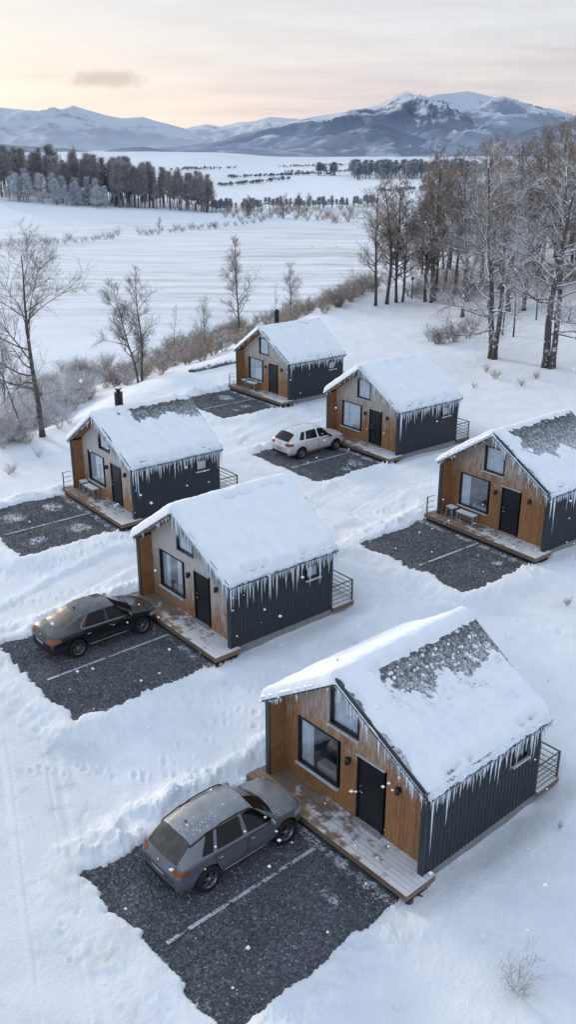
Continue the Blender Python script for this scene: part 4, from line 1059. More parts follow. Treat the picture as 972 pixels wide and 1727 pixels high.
def tree_proto(seed, H, kind):
    """one bare tree: trunk mesh and crown mesh (limbs, branches, twigs)"""
    g = random.Random(seed); trunk = MB(); limbs = MB(); tw = Tw()
    cfg = dict(tall=dict(stems=1, r=.016, first=.28, n1=30, l1=.27, up=.55, n2=9, n3=8, tw=.009, spread=1.0),
               clump=dict(stems=3, r=.014, first=.20, n1=24, l1=.26, up=.55, n2=10, n3=9, tw=.011, spread=1.0),
               big=dict(stems=2, r=.018, first=.17, n1=24, l1=.38, up=.25, n2=9, n3=6, tw=.008, spread=1.2),
               broad=dict(stems=1, r=.018, first=.24, n1=20, l1=.46, up=.42, n2=12, n3=10, tw=.008, spread=1.3),
               birch=dict(stems=1, r=.012, first=.20, n1=30, l1=.28, up=.6, n2=10, n3=9, tw=.007, spread=.8),
               pair=dict(stems=2, r=.013, first=.18, n1=24, l1=.30, up=.5, n2=10, n3=9, tw=.008, spread=.9),
               thin=dict(stems=1, r=.009, first=.35, n1=12, l1=.2, up=.5, n2=6, n3=5, tw=.008, spread=.8))[kind]
    twr = cfg['tw'] * H / 12
    def grow(p, d, ln, r, n, wob, up):
        pts = [p]; rad = [r]; dd = d.copy()
        for k in range(n):
            dd = (dd + perp(dd, g) * wob + Vector((0, 0, up))).normalized(); p = p + dd * (ln / n); pts.append(p); rad.append(r * (1 - .88 * (k + 1) / n))
        return pts, rad
    def along(pts, t):
        f = t * (len(pts) - 1); k = min(int(f), len(pts) - 2); return pts[k].lerp(pts[k+1], f - k), (pts[k+1] - pts[k]).normalized()
    def twigs(pts, n, ln):
        for q in range(n):
            t = g.uniform(.15, 1); p, d = along(pts, t); e = (d * g.uniform(.4, 1.1) + perp(d, g) * .75 + Vector((0, 0, .18))).normalized()
            l = ln * g.uniform(.5, 1.25); q2 = p + e * l; tw.spike(p, q2, twr * g.uniform(.7, 1.3))
            for z in range(5):
                p2 = p.lerp(q2, g.uniform(.25, .9)); e2 = (e + perp(e, g) * .7).normalized(); tw.spike(p2, p2 + e2 * l * g.uniform(.3, .6), twr * .7)
    for st in range(cfg['stems']):
        h = H * (1 if st == 0 else g.uniform(.82, .95)); lean = Vector((g.gauss(0, .04), g.gauss(0, .04), 1))
        base = Vector((0, 0, -.4))
        if cfg['stems'] > 1:
            a = st * 6.2832 / cfg['stems'] + seed; base += Vector((math.cos(a), math.sin(a), 0)) * (.035 * H if kind == 'clump' else .018 * H); lean += Vector((math.cos(a), math.sin(a), 0)) * .05
        pts, rad = grow(base, lean.normalized(), h + .4, cfg['r'] * H * (1 if st == 0 else .85), 14, .055, .03)
        rad[0] *= 1.35; trunk.tube(pts, rad, 8)
        for b in range(cfg['n1']):
            t = cfg['first'] + (1 - cfg['first']) * ((b + g.random()) / cfg['n1']) ** .9 * .97
            p, d = along(pts, t); rel = (t - cfg['first']) / (1 - cfg['first'])
            out = perp(d, g); out.z *= .3; out.normalize()
            ln = cfg['l1'] * h * (1 - .72 * rel) * g.uniform(.65, 1.15) * (.75 + .5 * min(1, rel * 4))
            e = (out * cfg['spread'] + Vector((0, 0, cfg['up'] + .5 * rel + (-.25 if kind == 'big' and rel < .25 else 0)))).normalized()
            r1 = cfg['r'] * H * (1 - t) * .42 + .010
            lp, lr = grow(p, e, ln, r1, 7, .16, .05 if kind != 'big' else .03); limbs.tube(lp, lr, 5, 0, False)
            n2 = max(3, int(cfg['n2'] * ln / (cfg['l1'] * h) + 1.5))
            for c in range(n2):
                p2, d2 = along(lp, g.uniform(.22, .98)); e2 = (d2 * .75 + perp(d2, g) * .8 + Vector((0, 0, .2))).normalized(); l2 = ln * g.uniform(.25, .5)
                bp, br = grow(p2, e2, l2, max(.006, r1 * .4), 4, .16, .04); limbs.tube(bp, br, 3, 0, False)
                twigs(bp, cfg['n3'], l2 * .55)
            twigs(lp[3:], 6, ln * .22)
        twigs(pts[9:], 20, h * .07)
    return trunk, limbs, tw
def tree_set(seed, H, kind, bark, twig):
    trunk, limbs, tw = tree_proto(seed, H, kind)
    me_t = trunk.mesh('trunk', [BARK[bark]])
    V = np.array(limbs.v); F4 = np.array(limbs.f); tri = np.concatenate([F4[:, [0, 1, 2]], F4[:, [0, 2, 3]]])
    Vt = np.array(tw.V); Ft = np.array(tw.F) + len(V)
    me_c = np_mesh('crown', np.concatenate([V, Vt]), np.concatenate([tri, Ft]), [BARK[bark], TWIG[twig]], False, np.r_[np.zeros(len(tri)), np.ones(len(Ft))])
    return H, me_t, me_c
def put_tree(proto, loc, h, rz, label, group, name='bare_tree', lean=(0, 0), sx=1.):
    H, mt, mc = proto; root = empty(name, loc, rz); tag(root, label, 'tree', group); k = h / H; root.scale = (k * sx, k * sx, k); root.rotation_euler = (lean[0], lean[1], rz)
    mesh_obj('trunk', mt, root); mesh_obj('crown', mc, root); return root
P_TALL = [tree_set(11 + k, 13, 'tall', 'brown', 'brown') for k in range(3)]
P_CLUMP = tree_set(21, 13, 'clump', 'brown', 'brown')
P_BIG = [tree_set(31, 14, 'big', 'snowy', 'frost'), tree_set(33, 15, 'big', 'snowy', 'frost')]
P_SN = [tree_set(35, 12, 'tall', 'snowy', 'brown'), tree_set(36, 12, 'tall', 'snowy', 'grey')]
P_BROAD = tree_set(41, 11, 'broad', 'brown', 'grey'); P_PAIR = tree_set(43, 8, 'pair', 'brown', 'grey'); P_BIRCH = [tree_set(45, 9, 'birch', 'brown', 'grey'), tree_set(46, 8, 'birch', 'brown', 'frost')]
P_THIN = [tree_set(51 + k, 9, 'thin', 'brown', 'frost') for k in range(2)]
def tree_at(proto, u, v, vtop, label, group=None, rz=0., lean=(0, 0), sx=1., name='bare_tree'):
    x, y, z = ray_ground(u, v); return put_tree(proto, (x, y, gz(x, y) if y < 160 else z), px_height(v, vtop, y), rz, label, group, name, lean, sx)
GW = 'bare trees of the wood on the right slope'
tree_at(P_BIG[0], 832, 606, 262, 'big snow laden tree with a double trunk, low limbs reaching left, on the right slope', GW, 2.2)
tree_at(P_BIG[1], 926, 622, 220, 'big snow laden tree nearest the right picture edge, its trunk on open snow', GW, .6)
tree_at(P_TALL[0], 634, 516, 318, 'tall brown tree at the left end of the wood, thickest trunk of its row', GW, .3)
tree_at(P_TALL[1], 653, 513, 300, 'tall thin tree, second from the left end of the wood', GW, 1.3)
tree_at(P_CLUMP, 672, 509, 296, 'brown tree of three stems, third from the left end of the wood', GW, 2.0)
tree_at(P_TALL[2], 736, 492, 290, 'dark tree between the left end of the wood and the double trunked tree', GW, 4.0)
tree_at(P_SN[0], 790, 500, 285, 'snowy tree just behind and left of the double trunked tree', GW, 1.0)
tree_at(P_THIN[0], 849, 566, 400, 'thin bare sapling right of the double trunked tree, the nearer of two', GW, .5)
tree_at(P_THIN[1], 866, 569, 370, 'thin leaning sapling between the two big snow laden trees', GW, 1.7, (0, .08))
tree_at(P_SN[1], 884, 524, 262, 'brown crowned tree behind the gap between the two big snow laden trees', GW, 2.7)
tree_at(P_THIN[0], 905, 540, 380, 'slim bare tree behind the big tree at the right picture edge', GW, 3.3)
g0 = random.Random(77); n = 0; tries = 0
spots = []
while n < 74 and tries < 3000:
    tries += 1; y = g0.uniform(84, 150); x = g0.uniform(14, 95)
    u = 486 + F_PX * x / y * 1.0 / (math.cos(PITCH) - math.sin(PITCH) * -.25)
    if u < 706 + (y < 95) * 60 or u > 1130 or any((x - a) ** 2 + (y - b) ** 2 < 9 for a, b in spots): continue
    if x > np.interp(y, EY, EX) * -1 and (np.interp(y, EY, EX) - x) > 2: continue
    spots.append((x, y)); n += 1
    put_tree([P_TALL[0], P_TALL[1], P_TALL[2], P_SN[0], P_SN[1], P_CLUMP][g0.randrange(6)], (x, y, gz(x, y)), g0.uniform(10, 15), g0.uniform(0, 6.28), 'brown bare tree within the crowd of trunks of the right hand wood', GW)
# left side
GLF = 'bare trees on the bank left of the cabins'
tree_at(P_BROAD, 72, 738, 432, 'broad bare tree at the left picture edge with wide curving limbs', GLF, .9)
tree_at(P_THIN[1], 44, 738, 560, 'leaning bare trunk at the left picture edge beside the broad tree', GLF, 0, (0, -.30))
tree_at(P_PAIR, 236, 646, 462, 'bare tree of two leaning stems behind the chimney of the left cabin', GLF, .4, (0, -.06))
tree_at(P_BIRCH[0], 404, 566, 408, 'slender bare birch behind and left of the farthest cabin', GLF, 1.0)
tree_at(P_BIRCH[1], 345, 598, 506, 'low spreading bare tree in the brown thicket left of the farthest cabin', GLF, 2.2)
tree_at(P_THIN[0], 292, 602, 515, 'thin bare sapling between the two stemmed tree and the thicket', GLF, .2)
tree_at(P_BIRCH[0], 492, 540, 446, 'small bare birch rising behind the roof of the farthest cabin', GLF, 3.0)
tree_at(P_THIN[1], 466, 545, 478, 'thin sapling left of the small birch behind the farthest cabin', GLF, 2.6)
tree_at(P_BIRCH[1], 8, 700, 560, 'frosted tree low on the left bank, cut by the picture edge', GLF, 2.0)
# far side of the valley
GV = 'small trees along the far hedge line'
for u, v, t, p, lb in ((350, 359, 300, P_TALL[0], 'rounded bare tree at the right end of the far forest'), (420, 369, 330, P_CLUMP, 'bare round tree in the far hedge, right of the forest end'), (478, 369, 328, P_TALL[1], 'bare tree in the far hedge, middle one of three'),
                       (504, 368, 327, P_BIRCH[0], 'slim frosted tree in the far hedge'), (517, 366, 326, P_BIRCH[1], 'pale tree at the right end of the far hedge'), (268, 391, 366, P_BIRCH[1], 'lone small bushy tree on the nearer field boundary')):
    tree_at(p, u, v, t, lb, GV, u * .1, sx=1.25)
# forest trees: one mesh each
def far_tree(seed, kind):
    g = random.Random(seed); mb = MB(); tw = Tw()
    if kind == 'fir':
        H = 20; mb.tube([Vector((0, 0, -1)), Vector((0, 0, H))], [.25, .03], 5); 
        for k in range(26):
            z = 2 + (H - 2) * k / 26; r = 3.3 * (1 - z / H) + .25
            for q in range(9):
                a = g.uniform(0, 6.28); p = Vector((0, 0, z)); e = Vector((math.cos(a) * r, math.sin(a) * r, -r * .28)) * g.uniform(.7, 1.1)
                tw.spike(p, p + e, .30 * (1 - .6 * z / H)); 
                for z2 in range(3): m = p + e * g.uniform(.3, .8); tw.spike(m, m + Vector((g.gauss(0, .4), g.gauss(0, .4), -.4)) * (r * .3 + .2), .16)
    else:
        H = 20; pts = [Vector((g.gauss(0, .12) * k, g.gauss(0, .12) * k, H * .92 * k / 6 - (1 if k == 0 else 0))) for k in range(7)]
        mb.tube(pts, [.26, .23, .2, .16, .12, .08, .03], 5)
        lo = .35 if kind != 'white' else .12
        for k in range(120):
            t = lo + (1 - lo) * g.random(); z = H * .92 * t; a = g.uniform(0, 6.28); r = (2.6 if kind != 'white' else 4.2) * (1 - .75 * (t - lo) / (1 - lo)) * g.uniform(.5, 1.2)
            p = Vector((0, 0, z)); q = p + Vector((math.cos(a) * r, math.sin(a) * r, r * .75)); tw.spike(p, q, .07)
            for c in range(12):
                m = p.lerp(q, g.uniform(.3, 1)); tw.spike(m, m + Vector((g.gauss(0, .5), g.gauss(0, .5), g.uniform(.3, 1.1))) * 1.7, .042 if kind != 'white' else .075)
    V = np.array(mb.v); F4 = [f for f in mb.f if len(f) == 4]; F4 = np.array(F4); tri = np.concatenate([F4[:, [0, 1, 2]], F4[:, [0, 2, 3]]])
    F = np.concatenate([tri, np.array(tw.F) + len(V)])
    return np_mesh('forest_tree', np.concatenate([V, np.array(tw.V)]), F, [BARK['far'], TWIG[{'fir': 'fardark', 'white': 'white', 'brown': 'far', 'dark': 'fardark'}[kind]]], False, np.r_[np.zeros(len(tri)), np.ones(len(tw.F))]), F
FT = {k: [far_tree(200 + j * 7 + len(k), k)[0] for j in range(3)] for k in ('fir', 'white', 'brown', 'dark')}
g1 = random.Random(9)
def forest_tree(x, y, h, kind, label, group, name='forest_tree'):
    o = mesh_obj(name, g1.choice(FT[kind])); k = h / 20; o.location = (x, y, bz(x, y)); o.scale = (k * g1.uniform(1.15, 1.55),) * 2 + (k,); o.rotation_euler = (0, 0, g1.uniform(0, 6.28))
    tag(o, label, 'tree', group); return o
nf = 0
for k in range(285):
    t = g1.random() ** .9; row = g1.random() ** 1.5
    u = -25 + 385 * t; vb = float(np.interp(u, [-30, 0, 120, 250, 350], [336, 338, 348, 352, 358]))
    x, y, z = ray_ground(u, vb); y2 = y + row * 85 * (1 - .4 * t); x2 = x * y2 / y
    h = float(np.interp(u, [-30, 120, 230, 300, 360], [25, 24, 20, 17.5, 15.5])) * g1.uniform(.58, 1.0)
    if u < 190 and row < .20: forest_tree(x2, y2, h * .55, 'white', 'hoar frosted pale tree at the left foot of the far forest', 'frosted trees at the forest foot')
    elif u < 200 and row > .45 and g1.random() < .25: forest_tree(x2, y2, h * 1.05, 'fir', 'dark fir among the bare trees of the far forest', 'firs in the far forest', 'fir_tree')
    elif 255 < u: forest_tree(x2, y2, h, 'brown', 'bare slim trunked tree near the right end of the far forest', 'bare trees of the far forest')
    else: forest_tree(x2, y2, h, 'dark' if g1.random() < .5 else 'brown', 'bare dark tree of the far forest on the left', 'bare trees of the far forest')
x, y, z = ray_ground(105, 341); forest_tree(x, y, 15.5, 'fir', 'lone snowy fir standing before the far forest beside frosted pale trees', None, 'fir_tree')
for u in (165, 178): x, y, z = ray_ground(u, 351); forest_tree(x, y, 9.5, 'white', 'small pale frosted tree before the dark forest trunks', 'small frosted trees before the forest')
def wood_mass(name, label, rects, kind, hs, wide=1.5):
    allV = []; allF = []; allM = []; nv = 0
    for (u0, v0, u1, v1, n, dep) in rects:
        for k in range(n):
            t = g1.random(); u = u0 + (u1 - u0) * t; v = v0 + (v1 - v0) * t; x, y, z = ray_ground(u, v, 200, 6000); y2 = y + g1.random() * dep; x = x * y2 / y; y = y2
            me = g1.choice(FT[kind]); co = np.empty(len(me.vertices) * 3, np.float32); me.vertices.foreach_get('co', co); co = co.reshape(-1, 3)
            if 'idx' not in me: pass
            lv = np.empty(len(me.loops), np.int32); me.loops.foreach_get('vertex_index', lv); mi = np.empty(len(me.polygons), np.int32); me.polygons.foreach_get('material_index', mi)
            s_ = g1.uniform(*hs) / 20; co = co * np.array([s_ * wide, s_ * wide, s_]) + np.array([x, y, bz(x, y)]); allV.append(co); allF.append(lv.reshape(-1, 3) + nv); allM.append(mi); nv += len(co)
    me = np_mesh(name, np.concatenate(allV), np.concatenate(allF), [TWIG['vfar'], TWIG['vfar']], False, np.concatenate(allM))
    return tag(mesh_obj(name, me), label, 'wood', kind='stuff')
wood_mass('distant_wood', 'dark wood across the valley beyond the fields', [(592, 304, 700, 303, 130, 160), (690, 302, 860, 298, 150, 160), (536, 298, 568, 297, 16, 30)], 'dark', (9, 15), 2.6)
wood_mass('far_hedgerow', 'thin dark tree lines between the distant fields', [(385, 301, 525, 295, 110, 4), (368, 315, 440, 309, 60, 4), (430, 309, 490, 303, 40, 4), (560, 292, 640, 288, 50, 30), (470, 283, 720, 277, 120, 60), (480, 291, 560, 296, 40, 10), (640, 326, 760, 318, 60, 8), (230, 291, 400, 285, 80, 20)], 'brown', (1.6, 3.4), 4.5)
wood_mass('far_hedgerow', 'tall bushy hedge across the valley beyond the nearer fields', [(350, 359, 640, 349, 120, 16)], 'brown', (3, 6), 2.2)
# shrubs
def shrub_mesh(seed, H, twig, dens=1.):
    g = random.Random(seed); tw = Tw()
    for k in range(int(26 * dens)):
        a = g.uniform(0, 6.28); e = Vector((math.cos(a) * g.uniform(.1, .75), math.sin(a) * g.uniform(.1, .75), 1)).normalized(); p = Vector((math.cos(a) * .1, math.sin(a) * .1, -.1)) * H * .5; l = H * g.uniform(.6, 1.1)
        q = p + e * l; tw.spike(p, q, .010 * H / 1.5)
        for c in range(10):
            m = p.lerp(q, g.uniform(.25, 1)); e2 = (e + perp(e, g) * .8).normalized(); l2 = l * g.uniform(.15, .38); tw.spike(m, m + e2 * l2, .006 * H / 1.5)
            for z in range(3): m2 = m + e2 * l2 * g.uniform(.3, .9); tw.spike(m2, m2 + (e2 + perp(e2, g) * .8).normalized() * l2 * .5, .0045 * H / 1.5)
    return tw.build('shrub', TWIG[twig])
SH = {k: [shrub_mesh(300 + j, 1.5, k) for j in range(3)] for k in ('straw', 'grey', 'frost', 'white')}
def shrub(x, y, h, kind, label, group, z=None, name='shrub'):
    o = mesh_obj(name, g1.choice(SH[kind])); o.location = (x, y, gz(x, y) if z is None else z); k = h / 1.5; o.scale = (k * g1.uniform(.9, 1.4), k * g1.uniform(.9, 1.4), k); o.rotation_euler = (0, 0, g1.uniform(0, 6.28))
    return tag(o, label, 'shrub', group)
zones = [  # picture quad along a line, count, height, kinds
    ((290, 600), (400, 570), 24, (1.4, 2.6), ('straw', 'grey', 'straw'), 16, 'brown shrub in the thicket left of the farthest cabin'),
    ((130, 650), (300, 612), 22, (1.2, 2.4), ('straw', 'frost', 'grey'), 22, 'shrub on the bank behind the left chimney cabin'),
    ((0, 690), (150, 640), 20, (1.2, 2.6), ('frost', 'white', 'frost'), 30, 'frosted pale shrub on the left bank'),
    ((0, 750), (120, 715), 14, (.8, 1.6), ('frost', 'white'), 14, 'frosted low shrub at the foot of the broad bare tree'),
    ((400, 560), (580, 505), 34, (1.3, 2.4), ('grey', 'straw', 'grey'), 12, 'grey brown shrub behind the farthest cabin'),
    ((570, 510), (640, 478), 18, (1.4, 2.6), ('grey', 'frost', 'straw'), 12, 'grey brown shrub under the left end of the wood'),
    ((690, 500), (972, 470), 26, (1.2, 2.4), ('frost', 'grey', 'straw'), 14, 'frosted shrub between the trunks of the right hand wood'),
    ((725, 580), (800, 560), 9, (1.0, 1.9), ('frost', 'grey'), 10, 'frosted shrub at the foot of the double trunked tree'),
    ((0, 418), (205, 400), 26, (1.6, 3.0), ('white', 'frost'), 3, 'frosted shrub along the nearer field boundary'),
    ((230, 396), (430, 378), 24, (1.4, 2.8), ('grey', 'frost'), 3, 'grey shrub along the nearer field boundary'),
    ((380, 366), (600, 366), 40, (2.5, 5.0), ('grey', 'frost', 'straw'), 10, 'bush in the far hedge across the valley')]
for (u0, v0), (u1, v1), n, hr, kinds, jit, lb in zones:
    for k in range(n):
        t = (k + g1.random()) / n; u = u0 + (u1 - u0) * t; v = v0 + (v1 - v0) * t + g1.uniform(-jit, jit); x, y, z = ray_ground(u, v)
        shrub(x, y, g1.uniform(*hr), g1.choice(kinds), lb, lb.replace('shrub', 'shrubs').replace('bush ', 'bushes '), z if y > 160 else None)
def undergrowth(name, label, quads, kind):
    aV = []; aF = []; nv = 0
    for (u0, v0), (u1, v1), n, jit, h0, h1 in quads:
        for k in range(n):
            t = g1.random(); x, y, z = ray_ground(u0 + (u1 - u0) * t, v0 + (v1 - v0) * t + g1.uniform(-jit, jit)); me = g1.choice(SH[kind])
            co = np.empty(len(me.vertices) * 3, np.float32); me.vertices.foreach_get('co', co); co = co.reshape(-1, 3); lv = np.empty(len(me.loops), np.int32); me.loops.foreach_get('vertex_index', lv)
            a = g1.uniform(0, 6.28); k_ = g1.uniform(h0, h1) / 1.5; c_, s_ = math.cos(a) * k_ * 1.4, math.sin(a) * k_ * 1.4
            co = np.stack([co[:, 0] * c_ - co[:, 1] * s_ + x, co[:, 0] * s_ + co[:, 1] * c_ + y, co[:, 2] * k_ + (gz(x, y) if y < 160 else z)], 1); aV.append(co); aF.append(lv.reshape(-1, 3) + nv); nv += len(co)
    tag(mesh_obj(name, np_mesh(name, np.concatenate(aV), np.concatenate(aF), [TWIG[kind]], False)), label, 'undergrowth', kind='stuff')
undergrowth('undergrowth', 'low brown tangle of stems on the bank between cabins and field', [((285, 606), (410, 570), 66, 18, 1.0, 2.2), ((400, 565), (590, 505), 44, 12, 1.0, 2.0), ((170, 645), (300, 608), 44, 18, .9, 1.7), ((560, 515), (660, 470), 20, 12, 1., 2.)], 'straw')
undergrowth('undergrowth', 'frosted pale tangle of stems on the left bank', [((0, 720), (160, 640), 110, 34, .9, 2.3), ((690, 505), (972, 480), 26, 14, .9, 1.8)], 'frost')
x, y, z = ray_ground(873, 1672); o = shrub(x, y, .95, 'frost', 'single frosted twiggy shrub standing alone in the snow at the lower right', None); o.scale = (.82, .82, .6)
for u, v, h in ((836, 640, .7), (905, 640, .6), (880, 652, .5), (820, 628, .6), (958, 1020, .35), (20, 795, .6), (65, 770, .6), (15, 800, .5), (800, 655, .4), (945, 1395, .2)):
    x, y, z = ray_ground(u, v); shrub(x, y, h, 'straw' if u > 400 else 'frost', 'low tuft of dry stalks poking through open snow', 'tufts of dry stalks')
# lamp post at the edge of the wood
x, y, z = ray_ground(695, 503); root = empty('lamp_post', (x, y, gz(x, y))); tag(root, 'thin dark lamp post at the left end of the wood', 'lamp post')
mb = MB(); mb.tube([(0, 0, -.3), (0, 0, 1.9)], [.07, .045], 8); mb.build('post', M['flue'], root)
mb = MB(); mb.lathe([(.001, 1.9), (.11, 1.92), (.14, 2.12), (.16, 2.14), (.03, 2.26), (.001, 2.27)], 10); mb.build('lantern', M['flue'], root)
# low stone edging half under snow by the bay of the farthest cabin
g2 = random.Random(4)
for u, v in ((325, 628), (335, 626), (345, 624), (354, 622), (363, 620), (372, 618), (381, 616), (390, 614)):
    x, y, z = ray_ground(u, v); mb = MB(); mb.lathe([(.001, -.2), (.30, -.15), (.36, .05), (.26, .20), (.10, .27), (.001, .28)], 9, 0, 'z'); mb.v = [(a * g2.uniform(.85, 1.15), b * g2.uniform(.85, 1.15), c * g2.uniform(.8, 1.1)) for a, b, c in mb.v]
    o = mb.build('stone', bpy.data.materials.get('snowy_stone') or bark_mat('snowy_stone', (.07, .07, .075), (.16, .16, .165), .25)); o.location = (x, y, gz(x, y)); tag(o, 'dark snow capped stone in the low edging left of the farthest cabin', 'stone', 'edging stones left of the farthest cabin')

# ------------------------------------------------------------------ mountains
def mountain_mat(name, forest, rock, snow, snowline, haze, hazecol):
    t = NT(name); p = t.pos(); z = t.xyz(p)[2]
    n = t.noise(t.mapping(p, (.0016, .0016, .004)), 1, 8, .62); n2 = t.noise(t.mapping(p, (.006, .006, .014)), 1, 6, .65)
    nz = t.normz(); nx_ = t.xyz(t.new('ShaderNodeNewGeometry').outputs['Normal'])[0]
    f = t.math('ADD', t.maprange(z, snowline[0], snowline[1], -.35, .55), t.math('MULTIPLY', t.math('SUBTRACT', n, .5), 1.5))
    f = t.math('ADD', f, t.math('ADD', t.maprange(nz, .55, 1., -.45, .30), t.math('MULTIPLY', nx_, -.35)))  # left-facing slopes whitened too, sunlight painted into the snow mask
    f = t.math('ADD', f, t.math('MULTIPLY', t.math('SUBTRACT', n2, .5), 1.9))
    c = t.mix(t.maprange(n2, .35, .65), forest, rock)
    c = t.mix(t.maprange(f, .0, .34), c, snow)
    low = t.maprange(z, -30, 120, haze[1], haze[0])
    c = t.mix(low, c, hazecol); t.base(c); t.set(Roughness=.95); t.p.inputs['Specular IOR Level'].default_value = .05  # haze painted into the base colour, thicker low down
    return t.mat
def mountain(name, D, prof, foot_v, dF, dB, mat, amp, lam, seed, nu=320, nv=90):
    us = np.linspace(prof[0][0], prof[-1][0], nu); vs_ = np.interp(us, [p[0] for p in prof], [p[1] for p in prof])
    c, s_ = math.cos(PITCH), math.sin(PITCH)
    a = (us - 486) / F_PX; b = (863.5 - vs_) / F_PX; X0 = a / (c + b * s_) * D; ZR = CAM_Z + (-s_ + b * c) / (c + b * s_) * D
    zb = -60.
    t = np.concatenate([np.linspace(0, 1, nv), np.linspace(1, 2, 24)[1:]])
    X = np.repeat(X0[:, None], len(t), 1); Yt = np.where(t <= 1, D - dF + dF * t, D + dB * (t - 1)); Y = np.repeat(Yt[None], nu, 0)
    sh = np.where(t <= 1, (t ** 1.25), np.clip(2 - t, 0, 1))[None]
    Xw = X + lam * .5 * fbm(X / lam * .7, Y / lam * .7, 3, seed + 5)
    rid = 1 - np.abs(fbm(Xw / lam, Y / lam * .55, 5, seed, .52)) * 3.2
    rid = np.clip(rid, -1, 1)
    hh = np.maximum(ZR - zb, 4)[:, None]
    env = np.clip(sh * (1 - sh) * 4, 0, 1) ** .8
    Z = zb + hh * sh + amp * hh * env * (rid - .45) + .012 * hh * fbm(X / lam * 6, Y / lam * 6, 4, seed + 9) * sh
    me = np_mesh(name, np.c_[X.ravel(), Y.ravel(), Z.ravel()], grid_faces(nu, len(t)), [mat])
    return tag(mesh_obj(name, me), kind='structure')
HZ = (.42, .46, .56)
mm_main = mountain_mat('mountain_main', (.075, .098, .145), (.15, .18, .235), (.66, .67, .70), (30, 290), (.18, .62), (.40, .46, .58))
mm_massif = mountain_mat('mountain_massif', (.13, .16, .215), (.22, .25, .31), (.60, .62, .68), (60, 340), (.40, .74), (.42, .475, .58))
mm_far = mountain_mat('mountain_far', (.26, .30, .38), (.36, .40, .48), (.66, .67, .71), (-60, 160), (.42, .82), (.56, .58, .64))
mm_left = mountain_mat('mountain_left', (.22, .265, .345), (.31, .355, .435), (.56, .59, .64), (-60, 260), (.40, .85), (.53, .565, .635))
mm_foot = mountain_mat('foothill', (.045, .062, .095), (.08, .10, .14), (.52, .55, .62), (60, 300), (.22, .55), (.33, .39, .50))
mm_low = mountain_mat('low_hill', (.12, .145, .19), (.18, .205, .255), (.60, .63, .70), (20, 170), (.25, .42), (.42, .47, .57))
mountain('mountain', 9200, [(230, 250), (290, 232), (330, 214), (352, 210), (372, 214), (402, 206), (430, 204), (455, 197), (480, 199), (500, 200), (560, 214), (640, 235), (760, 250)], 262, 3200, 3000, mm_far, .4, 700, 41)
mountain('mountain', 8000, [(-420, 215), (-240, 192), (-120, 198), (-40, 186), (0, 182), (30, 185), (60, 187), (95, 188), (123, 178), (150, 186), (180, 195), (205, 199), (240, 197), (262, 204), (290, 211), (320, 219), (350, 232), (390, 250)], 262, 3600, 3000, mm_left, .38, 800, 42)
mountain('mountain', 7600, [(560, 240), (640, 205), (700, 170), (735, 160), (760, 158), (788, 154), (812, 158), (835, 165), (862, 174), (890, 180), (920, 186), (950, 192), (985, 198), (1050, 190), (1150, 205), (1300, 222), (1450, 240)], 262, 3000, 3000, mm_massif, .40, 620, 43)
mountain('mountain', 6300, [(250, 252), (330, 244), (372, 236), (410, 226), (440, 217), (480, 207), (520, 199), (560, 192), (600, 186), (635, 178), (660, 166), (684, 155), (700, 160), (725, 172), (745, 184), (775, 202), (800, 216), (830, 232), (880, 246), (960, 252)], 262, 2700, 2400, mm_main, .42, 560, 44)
mountain('foothill', 4300, [(300, 262), (360, 258), (420, 255), (480, 250), (530, 240), (575, 224), (612, 213), (634, 208), (655, 213), (690, 226), (730, 238), (780, 250), (850, 258)], 270, 1100, 1200, mm_foot, .26, 380, 45)
mountain('foothill', 4000, [(700, 262), (770, 252), (820, 240), (860, 228), (900, 216), (935, 210), (972, 203), (1040, 190), (1120, 200), (1250, 215), (1400, 240)], 270, 1200, 1200, mm_foot, .22, 420, 46)
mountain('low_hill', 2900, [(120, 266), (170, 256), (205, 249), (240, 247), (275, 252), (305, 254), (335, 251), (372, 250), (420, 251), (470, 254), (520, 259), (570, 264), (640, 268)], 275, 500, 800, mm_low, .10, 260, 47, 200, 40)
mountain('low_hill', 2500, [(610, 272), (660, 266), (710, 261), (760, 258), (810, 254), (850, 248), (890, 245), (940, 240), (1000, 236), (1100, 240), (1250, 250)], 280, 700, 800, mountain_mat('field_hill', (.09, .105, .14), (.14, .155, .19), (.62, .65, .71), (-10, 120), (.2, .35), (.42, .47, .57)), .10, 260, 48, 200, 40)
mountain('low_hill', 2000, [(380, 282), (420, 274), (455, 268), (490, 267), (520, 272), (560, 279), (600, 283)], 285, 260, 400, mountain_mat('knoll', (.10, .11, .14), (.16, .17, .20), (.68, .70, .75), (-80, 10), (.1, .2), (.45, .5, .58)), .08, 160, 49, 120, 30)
mountain('low_hill', 3300, [(-300, 248), (-150, 236), (-40, 240), (40, 246), (110, 250), (160, 256), (230, 264)], 275, 700, 800, mm_low, .10, 260, 50, 160, 40)

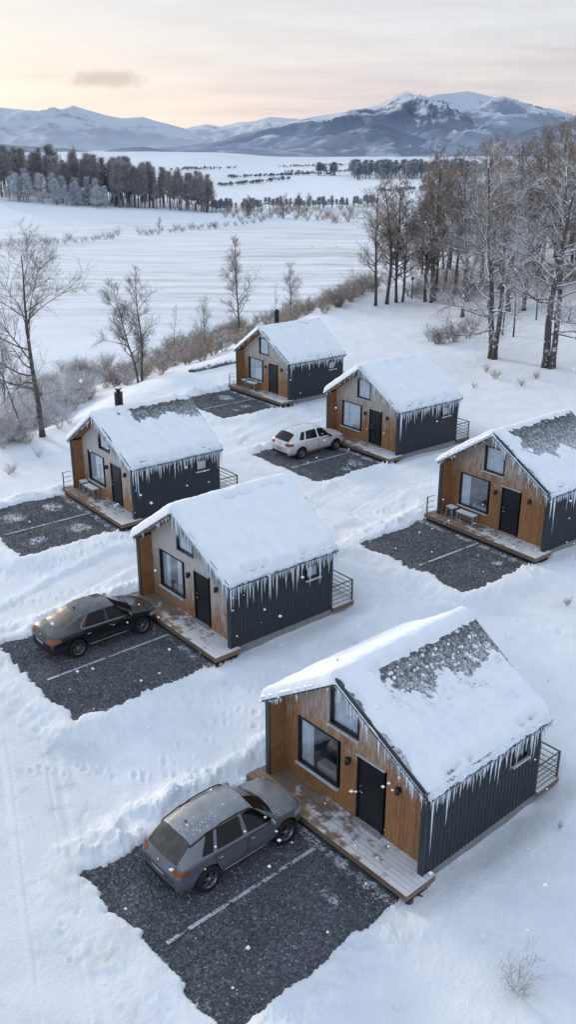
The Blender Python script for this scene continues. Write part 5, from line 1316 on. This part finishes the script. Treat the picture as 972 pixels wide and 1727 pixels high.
# ------------------------------------------------------------------ falling snow
g3 = np.random.default_rng(12)
octa = np.array([(1,0,0),(-1,0,0),(0,1,0),(0,-1,0),(0,0,1),(0,0,-1)], float); OF = np.array([(0,2,4),(2,1,4),(1,3,4),(3,0,4),(2,0,5),(1,2,5),(3,1,5),(0,3,5)])
NF = 900; yy = 5 + 60 * g3.random(NF) ** .8; xx = (g3.random(NF) - .5) * (yy * .95 + 8); zz = g3.random(NF) * 15 + .3; rr_ = .014 + .036 * g3.random(NF) ** 2.2; big = g3.random(NF) < .16; yy[big] = 11 + 26 * g3.random(big.sum()); xx[big] = (g3.random(big.sum()) - .5) * yy[big] * .75; zz[big] = .4 + 6 * g3.random(big.sum()); rr_[big] = .026 + .026 * g3.random(big.sum())
Vf = (octa[None] * rr_[:, None, None] * g3.uniform(.7, 1.2, (NF, 6, 1)) + np.stack([xx, yy, zz], -1)[:, None]).reshape(-1, 3); Ff = (OF[None] + (np.arange(NF) * 6)[:, None, None]).reshape(-1, 3)
tag(mesh_obj('falling_snow', np_mesh('falling_snow', Vf, Ff, [M['snow']])), 'scattered white snowflakes drifting down over the cabins', 'snowflakes', kind='stuff')

# ------------------------------------------------------------------ light and sky
SUN_AZ, SUN_EL = R(-38), R(11)
sun = bpy.data.lights.new('sun', 'SUN'); sun.energy = 2.1; sun.angle = R(8); sun.color = (1, .84, .66)
so = link(bpy.data.objects.new('sun', sun)); d = Vector((math.sin(SUN_AZ) * math.cos(SUN_EL), math.cos(SUN_AZ) * math.cos(SUN_EL), math.sin(SUN_EL)))
so.rotation_euler = d.to_track_quat('Z', 'Y').to_euler(); so.location = (0, 0, 60)
w = bpy.data.worlds.new("World"); scene.world = w; w.use_nodes = True
class WT(NT):
    def __init__(s, tree): s.t = tree; s.n = tree.nodes; s.p = None
t = WT(w.node_tree); bg = t.n['Background']; out = t.n['World Output']
sky = t.new('ShaderNodeTexSky', sky_type='NISHITA'); sky.sun_disc = False; sky.sun_elevation = SUN_EL; sky.sun_rotation = SUN_AZ; sky.altitude = 300; sky.air_density = 1.2; sky.dust_density = 1.5
t.l(sky.outputs[0], bg.inputs[0]); bg.inputs[1].default_value = .012
D = t.coord('Generated'); X, Y, Z = t.xyz(D)
az = t.maprange(t.math('ARCTAN2', X, Y), -.45, .45)
hor = t.ramp(az, [(0, (1.0, .87, .755)), (.35, (.97, .86, .79)), (.62, (.80, .715, .725)), (1, (.69, .64, .69))])
top = t.ramp(az, [(0, (.84, .83, .82)), (.4, (.82, .83, .85)), (1, (.68, .72, .79))])
c = t.mix(t.maprange(Z, .025, .105), hor, top)
c = t.mix(t.math('MULTIPLY', t.maprange(t.math('ABSOLUTE', t.math('ARCTAN2', X, Y)), .55, 1.1), .9), c, (.72, .81, .90))
c = t.mix(t.maprange(Z, .12, .6), c, (.71, .88, 1.10))
c = t.mix(t.math('MULTIPLY', t.maprange(Y, .2, -.5), t.maprange(Z, -.1, .2)), c, (.68, .86, 1.11))
pl = t.new('ShaderNodeCombineXYZ'); den = t.math('ADD', t.math('MAXIMUM', Z, 0.), .10); t.l(t.math('DIVIDE', X, den), pl.inputs[0]); t.l(t.math('DIVIDE', Y, den), pl.inputs[1])
n1 = t.noise(t.mapping(pl.outputs[0], (.55, .9, 1), (0, 0, .4)), 1.1, 7, .58); n2 = t.noise(t.mapping(pl.outputs[0], (1.2, 2.2, 1), (0, 0, .2)), 1.6, 6, .6)
c = t.mix(t.math('MULTIPLY', t.maprange(n1, .40, .62, 0, .75), t.maprange(az, .2, .75, .25, 1)), c, (.60, .565, .63))
c = t.mix(t.maprange(n2, .50, .72, 0, .35), c, (.86, .84, .83))
# one small grey cloud low on the left
def blob(u, v, ru, rv):
    cx = math.atan((u - 486) / F_PX / 1.0); ez = math.sin(elev(v)); nn = t.noise(D, 34, 5, .6)
    a = t.math('DIVIDE', t.math('SUBTRACT', t.math('ARCTAN2', X, Y), cx), ru / F_PX); b = t.math('DIVIDE', t.math('SUBTRACT', Z, ez), rv / F_PX)
    r = t.math('ADD', t.math('POWER', t.math('ABSOLUTE', a), 2.), t.math('POWER', t.math('ABSOLUTE', b), 2.))
    return t.math('ADD', t.math('POWER', r, .5), t.math('MULTIPLY', t.math('SUBTRACT', nn, .5), 1.6))
c = t.mix(t.maprange(blob(208, 137, 62, 14), .35, 1.05, .62, 0), c, (.44, .42, .46))
c = t.mix(t.maprange(blob(110, 131, 40, 5), .3, 1.1, .22, 0), c, (.5, .47, .5))
bg2 = t.new('ShaderNodeBackground'); t.l(c, bg2.inputs[0]); bg2.inputs[1].default_value = .96
ad = t.new('ShaderNodeAddShader'); t.l(bg.outputs[0], ad.inputs[0]); t.l(bg2.outputs[0], ad.inputs[1]); t.l(ad.outputs[0], out.inputs[0])
scene.view_settings.view_transform = 'Standard'; scene.view_settings.look = 'None'; scene.view_settings.exposure = 0; scene.view_settings.gamma = 1
scene.cycles.use_denoising = True; scene.cycles.max_bounces = 8; scene.cycles.transparent_max_bounces = 24
